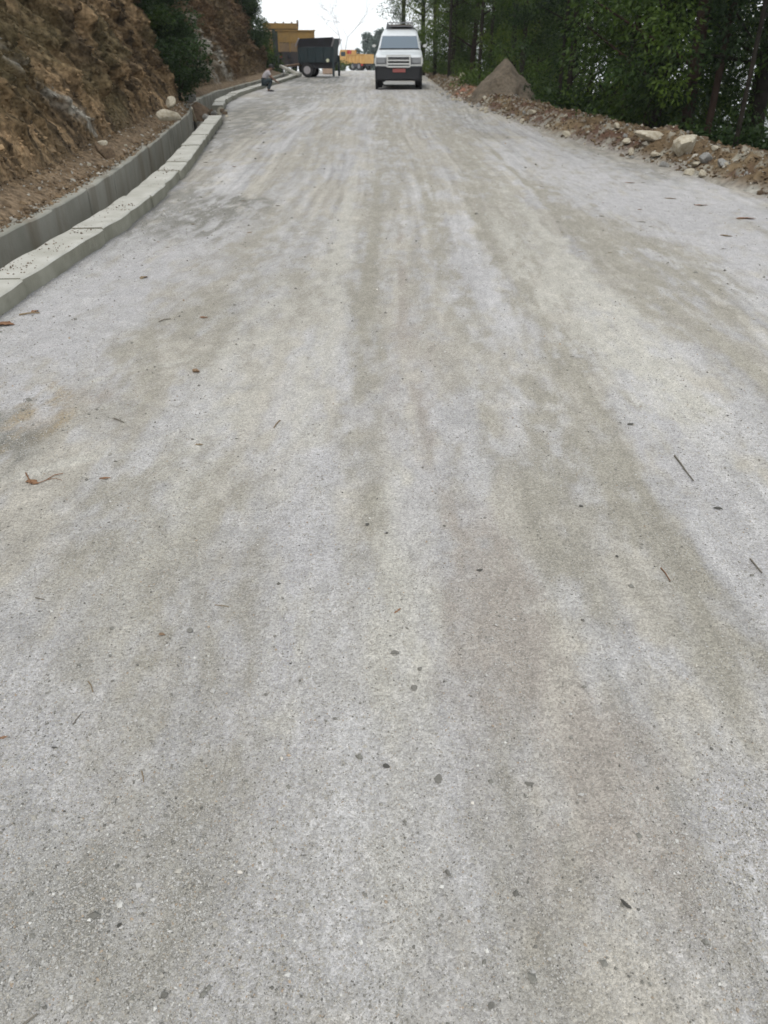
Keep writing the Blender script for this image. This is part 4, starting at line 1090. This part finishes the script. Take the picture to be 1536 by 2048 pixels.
# ------------------------------------------------------------------ person crouching by the drain
def skin(name, chain, m, parent, sub=2):
    """chain: list of (pos, radius, parent index)"""
    me = bpy.data.meshes.new(name)
    me.from_pydata([c[0] for c in chain], [(c[2], i) for i, c in enumerate(chain) if c[2] is not None], [])
    o = link(name, me, parent); me.materials.append(M[m])
    sk = o.modifiers.new('skin', 'SKIN'); sk.use_smooth_shade = True
    me.update()
    dta = me.skin_vertices[0].data if me.skin_vertices else None
    if dta is None:
        bpy.context.view_layer.objects.active = o
        o.select_set(True); bpy.ops.mesh.customdata_skin_add() if not me.skin_vertices else None
        dta = me.skin_vertices[0].data
    for i, c in enumerate(chain): dta[i].radius = (c[1], c[1]); dta[i].use_root = (i == 0)
    s = o.modifiers.new('sub', 'SUBSURF'); s.levels = sub; s.render_levels = sub
    return o
M['skin'] = mat('skin', (.20, .115, .08), .6)
M['shirt'] = mat('pale_shirt', (.44, .41, .43), .9, color2=(.34, .32, .34), vscale=8)
M['trousers'] = mat('dark_trousers', (.022, .034, .040), .9)
M['hair'] = mat('black_hair', (.012, .011, .011), .7)
pp = P(533, 183)
pt_ = thing('person', 'person in pale shirt and dark trousers crouching at the drain wall on the left', 'person', (pp.x, pp.y, float(hroad(pp.y)) + .0), (0, 0, math.radians(12)))
pt_.scale = (.86, .86, .88)
# faces +x (towards the drain and away); squatting, trunk bent forward
hip = (-.10, 0, .36)
ch = [(hip, .12, None), ((.00, 0, .52), .12, 0), ((.09, 0, .66), .125, 1), ((.17, 0, .76), .06, 2), ((.24, 0, .80), .085, 3), ((.28, 0, .84), .085, 4)]
def limb(ch, root, pts):
    prev = root
    for p_, r_ in pts: ch.append((p_, r_, prev)); prev = len(ch) - 1
for s in (-1, 1):
    limb(ch, 0, [((-.06, s * .10, .34), .085), ((.24, s * .15, .42), .062), ((.10, s * .13, .10), .042), ((.08, s * .13, .04), .04), ((.24, s * .14, .025), .03)])
    limb(ch, 2, [((.11, s * .19, .68), .05), ((.24, s * .22, .48), .038), ((.42, s * .14, .36), .028), ((.47, s * .13, .33), .022)])
skin('body', ch, 'skin', pt_)
shirt = [(( -.08, 0, .40), .135, None), ((.00, 0, .53), .145, 0), ((.09, 0, .665), .15, 1), ((.14, 0, .72), .08, 2)]
for s in (-1, 1): limb(shirt, 2, [((.11, s * .195, .68), .065), ((.19, s * .21, .56), .055)])
skin('shirt', shirt, 'shirt', pt_)
tr = [((-.11, 0, .355), .145, None)]
for s in (-1, 1): limb(tr, 0, [((-.06, s * .10, .34), .105), ((.24, s * .15, .42), .08), ((.10, s * .13, .12), .058), ((.09, s * .13, .07), .055)])
skin('trousers', tr, 'trousers', pt_)
for s in (-1, 1):
    MB().ball((.17, s * .135, .03), .06, (2.1, .75, .6)).done('shoe', M['black'], pt_, smooth=True)
    for k in range(4): MB().cyl((.48, s * .13 + (k - 1.5) * .018, .325), (.54, s * .13 + (k - 1.5) * .02, .275 + .006 * (k % 2)), .009, .007, 6).done('finger', M['skin'], pt_)
    MB().cyl((.47, s * .10, .33), (.51, s * .085, .30), .010, .008, 6).done('thumb', M['skin'], pt_)
    MB().ball((.255, s * .095, .825), .022, (.6, .35, 1)).done('ear', M['skin'], pt_, smooth=True)
    MB().ball((.345, s * .035, .835), .010).done('eye', M['black'], pt_, smooth=True)
MB().cyl((.355, 0, .835), (.385, 0, .805), .008, .016, 8).done('nose', M['skin'], pt_)
MB().box((.35, 0, .775), (.012, .045, .008)).done('mouth', M['redlens'], pt_)
MB().ball((.245, 0, .875), .105, (1.0, .92, .85), 3).done('hair', M['hair'], pt_, smooth=True)

# ------------------------------------------------------------------ foliage
def leaves_mesh(name, centers, n_per, spread, lsize, m, droop=.6, seed=0, asp=.26, up=0.):
    """many separate leaf blades gathered in clumps; Col holds a per-leaf tint"""
    g = np.random.default_rng(seed)
    centers = np.asarray(centers, float); nc = len(centers); n = nc * n_per
    tone = np.repeat(g.random(nc), n_per)
    c = np.repeat(centers[:, :3], n_per, 0)
    sp = np.repeat(centers[:, 3], n_per) * spread
    d = g.normal(0, 1, (n, 3)); d /= np.linalg.norm(d, axis=1)[:, None]
    c = c + d * (sp * g.random(n) ** .45)[:, None] * np.array([1, 1, .75])
    dirv = d * np.array([1, 1, .4]) + g.normal(0, .6, (n, 3)); dirv[:, 2] -= droop; dirv[:, 2] += up
    dirv /= np.linalg.norm(dirv, axis=1)[:, None]
    side = np.cross(dirv, g.normal(0, 1, (n, 3))); side /= np.linalg.norm(side, axis=1)[:, None]
    L_ = lsize * g.uniform(.6, 1.35, n)[:, None]; W_ = L_ * asp
    a = c; b = c + dirv * L_ * .45 + side * W_; e = c + dirv * L_; f = c + dirv * L_ * .45 - side * W_
    V = np.stack([a, b, e, f], 1).reshape(-1, 3)
    Fc = np.arange(n * 4).reshape(n, 4)
    t = np.clip(tone * .75 + g.normal(0, .16, n) + .12, 0, 1)
    return npmesh(name, V, Fc, M[m], np.repeat(t, 4)[:, None] * np.ones(3))

def trunk_mesh(h, r, m, seed, limbs=7, lean=.03, sway=.12):
    g = random.Random(seed); mb = MB()
    pts = []; x_ = y_ = 0
    n = 9
    for i in range(n):
        pts.append(Vector((x_, y_, h * i / (n - 1)))); x_ += g.uniform(-sway, sway) * .6 + lean; y_ += g.uniform(-sway, sway) * .6
    for i in range(n - 1): mb.cyl(pts[i], pts[i + 1] + (pts[i + 1] - pts[i]) * .03, r * (1 - .8 * i / n), r * (1 - .8 * (i + 1) / n), 8, caps=False)
    ends = []
    for k in range(limbs):
        i = g.randint(2, n - 2); a = g.uniform(0, 6.28); l = g.uniform(.7, 1.9)
        s_ = pts[i]; e_ = s_ + Vector((math.cos(a) * l, math.sin(a) * l, g.uniform(.1, 1.0)))
        mb.cyl(s_, e_, r * .3, r * .1, 5, caps=False); ends.append(e_)
    bmesh.ops.recalc_face_normals(mb.bm, faces=mb.bm.faces[:])
    me = bpy.data.meshes.new('trunk'); mb.bm.to_mesh(me); mb.bm.free(); me.materials.append(M[m])
    me.polygons.foreach_set('use_smooth', np.ones(len(me.polygons), bool))
    return me, ends

TREES = []
for k, (m, bark, h, rc, lo) in enumerate([('leaf', 'bark', 11, 1.5, 1.2), ('leaf_dark', 'bark', 12, 1.7, 1.0), ('leaf', 'bark_red', 11, 1.4, 1.8), ('leaf_dark', 'bark', 10, 1.5, .8), ('leaf_light', 'bark', 10, 1.5, 1.6)]):
    tm, ends = trunk_mesh(h, .10 + .015 * k, bark, 50 + k)
    g = random.Random(70 + k); cs = []
    for i in range(74):
        zz = g.uniform(lo, h + .5) ** 1.0; rr_ = rc * (1.05 - .45 * zz / h) * g.random() ** .6; a = g.uniform(0, 6.28)
        cs.append((rr_ * math.cos(a) + .03 * zz, rr_ * math.sin(a), zz, g.uniform(.30, .62)))
    for e in ends: cs.append((e.x, e.y, e.z, .45))
    cm = leaves_mesh('crown', cs, 230, 1.0, .088, m, .55, 80 + k, asp=.22)
    TREES.append((tm, cm))
BARE = [trunk_mesh(13, r_, b_, 90 + i, limbs=2, lean=l_, sway=.08)[0] for i, (r_, b_, l_) in enumerate([(.12, 'bark', .02), (.12, 'bark_red', .03), (.12, 'bark', -.02)])]

def tree(k, p, rz, s, label, group=None, cat='tree', name='tree'):
    t = thing(name, label, cat, p, (0, 0, rz), group)
    link('trunk', TREES[k][0], t); link('crown', TREES[k][1], t); t.scale = (s, s, s); return t

def zone(yv):
    for lim, s in ((13, 'near the right edge of the picture'), (19, 'behind the boulders of the berm'), (24, 'right of the gravel heap'), (29, 'behind the gravel heap'), (38, 'between the gravel heap and the jeep')):
        if yv < lim: return s
    return 'far back beside and beyond the jeep'
def gz_at(x, y): return float(terr(np.array([x], float), np.array([y], float))[0])
# main trunks one can follow in the photograph: (photo x, distance, kind, label)
mt_ = [(1252, 19., 1, .12, 'thick dark tree trunk in the middle of the right-hand forest, reddish low down'),
       (1322, 17., 0, .11, 'dark trunk just right of the thickest trunk with bright sky showing between them'),
       (1383, 15.5, 2, .12, 'dark trunk above the largest boulder of the berm'),
       (1428, 14.5, 1, .10, 'slightly leaning trunk right of the largest boulder'),
       (1212, 24.0, 0, .10, 'thin trunk close on the left of the thickest trunk'),
       (957, 31.0, 0, .10, 'single straight dark trunk standing up behind the tip of the gravel heap'),
       (897, 36.0, 0, .09, 'thin trunk in the light green foliage right of the jeep'),
       (806, 52.0, 2, .15, 'dark trunk of the tree rising directly behind the jeep'),
       (1180, 21.0, 2, .08, 'thin dark trunk in the darkest part of the forest'),
       (1120, 23.0, 0, .08, 'slender trunk behind the right slope of the gravel heap'),
       (1490, 13.5, 0, .06, 'thin bare pole-like trunk near the right edge of the picture')]
for px, yd, k, rad, lab in mt_:
    x_ = (px - 768) / F * (yd * math.cos(TH) + .2); zb = gz_at(x_, yd) - .3
    o = thing('tree', lab, 'tree', (x_, yd, zb), (0, 0, R.uniform(-.4, .4)))
    link('trunk', BARE[k], o, scale=(rad / .13 * .75, rad / .13 * .75, 1)); 
    kk_ = R.choice([0, 1, 3]); c = link('crown', TREES[kk_][1], o, loc=(0, 0, 2.6), scale=(.8, .8, 1))
# forest rows
rows = []
for (y0, y1, o0, o1, n) in ((8.5, 13, 2.2, 5.5, 5), (13, 19, 1.6, 4.5, 11), (19, 27, 1.8, 5, 12), (27, 38, 1.4, 5, 14), (38, 60, 1.2, 7, 26)):
    for i in range(n):
        yv = y0 + (y1 - y0) * (i + R.random()) / n; off = R.uniform(o0, o1)
        rows.append((float(edgeR(yv)) + off, yv))
for i, (x_, yv) in enumerate(rows):
    u = x_ / (yv * .87)
    if u > .34 and R.random() < .35: continue
    if math.hypot(x_ - 3.6, yv - 25.6) < 2.6: continue
    if yv > 27: k = R.choice([0, 2, 4, 0])
    elif u > .40: k = R.choice([0, 1, 2, 3, 4])
    else: k = R.choice([0, 1, 1, 3, 3, 2])
    zb = gz_at(x_, yv) - .4 - R.uniform(0, .8)
    lab = ['mid-green leafy tree crowded into the forest on the right slope', 'dark green leafy tree crowded into the forest on the right slope', 'loose green tree with reddish trunk in the forest on the right slope',
           'dark short-crowned tree in the forest on the right slope', 'yellow-green leafy tree in the forest on the right slope'][k].replace('on the right slope', zone(yv))
    tree(k, (x_, yv, zb), R.uniform(0, 6.28), R.uniform(.8, 1.1), lab, ['mid-green forest trees on the right', 'dark forest trees on the right', 'reddish-trunked forest trees on the right', 'dark short forest trees on the right', 'yellow-green forest trees on the right'][k] + ', ' + zone(yv))
print('trees', len(rows))
# undergrowth shrubs
SHR = []
for k, (m, asp) in enumerate((('leaf', .3), ('leaf_dark', .3), ('leaf_light', .25))):
    g = random.Random(170 + k); cs = [(g.gauss(0, .38), g.gauss(0, .38), g.uniform(.15, 1.1), .34) for _ in range(26)]
    SHR.append(leaves_mesh('foliage', cs, 150, 1.0, .078, m, .2, 180 + k, asp=asp))
stemm = MB()
for i in range(7): stemm.cyl((0, 0, 0), (R.uniform(-.4, .4), R.uniform(-.4, .4), R.uniform(.6, 1.1)), .018, .007, 5)
stemo = stemm.done('stem', M['bark']); STEM = stemo.data; bpy.data.objects.remove(stemo)
def shrub(k, p, s, label, group=None, name='shrub', rz=None, sz=1.):
    t = thing(name, label, 'shrub', p, (0, 0, R.uniform(0, 6.28) if rz is None else rz), group); t.scale = (s, s, s * sz)
    link('stem', STEM, t); link('foliage', SHR[k], t); return t
for i in range(150):
    yv = 7 + 50 * (i + R.random()) / 150; off = R.uniform(1.1, 3.4); x_ = float(edgeR(yv)) + off
    if math.hypot(x_ - 3.5, yv - 25.6) < 2.3 or (yv < 25 and math.hypot(x_ - 3.3, yv - 23.5) < 1.2): continue
    k = R.choice([0, 1, 1, 1, 1, 2]) if yv < 26 else R.choice([0, 2, 0])
    shrub(k, (x_, yv, gz_at(x_, yv) - .1), R.uniform(.7, 1.25) * (1 + .5 * (off > 2 and yv > 19)), ['green', 'dark green', 'light green'][k] + ' leafy shrub at the forest edge ' + zone(yv), ['green', 'dark green', 'light green'][k] + ' shrubs at the forest edge ' + zone(yv))
# bushes hanging in the recess of the cliff and at its far end
for i in range(46):
    yv = R.uniform(20.2, 25.8) if i < 34 else R.uniform(24, 27.5); h_ = R.uniform(.1, 5.5) if i < 34 else R.uniform(1.8, 6)
    q = cliff_pt(yv, h_, .10)
    shrub(R.choice([1, 1, 1, 0]), q + Vector((0, 0, -.55)), R.uniform(.75, 1.15), 'dark green bush hanging in the shaded recess between the two cliffs', 'bushes in the recess of the cliff')
for i in range(14):
    yv = R.uniform(42, 46.5); h_ = R.uniform(1.0, 5.5); q = cliff_pt(yv, h_, .05)
    shrub(R.choice([1, 0]), q + Vector((0, 0, -.4)), R.uniform(.7, 1.1), 'green bush growing on the far end of the second cliff', 'bushes on the far end of the cliff')
for i, (px, yv, hz, s) in enumerate(((553, 49, .0, 1.1), (552, 54, .2, 1.1), (546, 52, 1.0, 1.0))):
    x_ = (px - 768) / F * yv * .87
    shrub(i % 2, (x_ - .6, yv, float(hroad(yv)) + hz - .3), s * 1.3, 'green shrub between the cliff end and the yellow tipper lorry', 'shrubs beside the yellow tipper lorry')
shrub(0, (-(768 - 672) / F * 62 * .87, 62., float(hroad(62)) - .35), 1.0, 'small green shrub at the road edge right of the dark trailer')

# tree leaning over the second cliff
q = cliff_pt(44, 7.5)
tree(1, (q.x - .5, q.y, q.z - 5.2), .5, .8, 'dark drooping tree on top of the far cliff against the sky')
# tree behind the jeep, its leaves against the sky
for (px, yd, kk_, s) in ((787, 50, 1, 1.05), (826, 47, 4, .95), (850, 44, 0, 1.), (878, 41, 4, 1.0), (915, 38, 2, 1.0)):
    x_ = (px - 768) / F * yd * .87
    tree(kk_, (x_ + .5, yd, gz_at(x_ + .5, yd) - .6), R.uniform(0, 6), s,
         {787: 'dark tree standing just behind the jeep with its left side against the sky', 826: 'yellow-green tree right behind the roof of the jeep', 850: 'mid-green tree right of the jeep roof', 878: 'light green tree right of the jeep mirror', 915: 'loose green tree left of the gravel heap tip'}[px])

# distant trees
DIST = []
for k in range(2):
    tm, ends = trunk_mesh(7, .14, 'bark', 250 + k, 4)
    g = random.Random(260 + k); cs = []
    for i in range(70):
        zz = g.uniform(1.0, 8.0); rr_ = (2.0 if k == 0 else 1.2) * (1.1 - zz / 9.5) * g.random() ** .5 + .1; a = g.uniform(0, 6.28)
        cs.append((rr_ * math.cos(a), rr_ * math.sin(a), zz, .55))
    DIST.append((tm, leaves_mesh('crown', cs, 60, 1.1, .34, 'leaf_blue', .2, 270 + k, asp=.3)))
for i, (px, yd, k, s, lab) in enumerate(((716, 150, 0, .50, 'low grey-green tree on the left of the distant group behind the orange dump truck'), (735, 146, 0, .74, 'broad grey-green tree in the middle of the distant group'),
                                   (759, 158, 1, .98, 'tallest slender tree of the distant group'), (748, 140, 0, .62, 'grey-green tree of the distant group next to the jeep'), (772, 135, 0, .66, 'grey-green tree of the distant group hidden behind the jeep'))):
    x_ = (px - 768) / F * yd * .87
    t = thing('distant_tree', lab, 'tree', (x_, yd, gz_at(x_, yd) - .1), (0, 0, R.uniform(0, 6)))
    link('trunk', DIST[k][0], t); link('crown', DIST[k][1], t); t.scale = (s,) * 3
def bare_tree(p, h, label, seed, m='bark_pale', r0=.14, depth=5):
    g = random.Random(seed); t = thing('bare_tree', label, 'tree', p); mb = MB(); mb2 = MB()
    def br(a, d_, l, r, n, top):
        b = a + d_ * l; (mb if top else mb2).cyl(a, b, r, r * .7, 6 if n > 2 else 4, caps=False)
        if n == 0: return
        for _ in range(g.choice([2, 3, 3])):
            nd = (d_ + Vector((g.gauss(0, .55), g.gauss(0, .55), g.gauss(.05, .3)))).normalized(); br(b, nd, l * g.uniform(.6, .85), r * .62, n - 1, False)
    br(Vector((0, 0, 0)), Vector((0, 0, 1)), h * .36, r0, depth, True)
    mb.done('trunk', M[m], t); mb2.done('branches', M[m], t); return t
bt = bare_tree(((688 - 768) / F * 190 * .87, 190, gz_at(-8.6, 190)), 13.5 - gz_at(-8.6, 190), 'pale leafless tree fading into the bright sky between trailer and jeep', 3, depth=6)
q = cliff_pt(45.5, 6.0)
bare_tree((q.x - .2, q.y + 5, q.z - 2.2), 4.2, 'thin leafless tree above the yellow tipper lorry by the cliff end', 8, r0=.05, depth=5)

# forest floor litter and low plants on the slope: nobody could count them
g = np.random.default_rng(44); cs = []
for i in range(900):
    yv = 5 + 45 * g.random(); off = g.uniform(.9, 6); x_ = float(edgeR(yv)) + off
    if math.hypot(x_ - 3.5, yv - 25.6) < 2.2: continue
    cs.append((x_, yv, gz_at(x_, yv) + .08, .32))
me = leaves_mesh('ground_cover', cs, 26, 1.0, .16, 'leaf_dark', .0, 45, asp=.3, up=.4)
tag(link('ground_cover', me), kind='stuff')

# ------------------------------------------------------------------ thin air haze in the valley
hz_ = MB().box((0, 0, 0), (1, 1, 1)); hm = bpy.data.materials.new('air'); hm.use_nodes = True
n_ = hm.node_tree; n_.nodes.clear(); oo = n_.nodes.new('ShaderNodeOutputMaterial'); vv_ = n_.nodes.new('ShaderNodeVolumePrincipled')
vv_.inputs['Color'].default_value = (.93, .97, 1, 1); vv_.inputs['Density'].default_value = .00045; vv_.inputs['Anisotropy'].default_value = 0.
n_.links.new(vv_.outputs[0], oo.inputs['Volume'])
ho = hz_.done('haze', hm); ho.scale = (3100, 2060, 105); ho.location = (0, 940, 105 / 2 - 80)
tag(ho, kind='stuff')
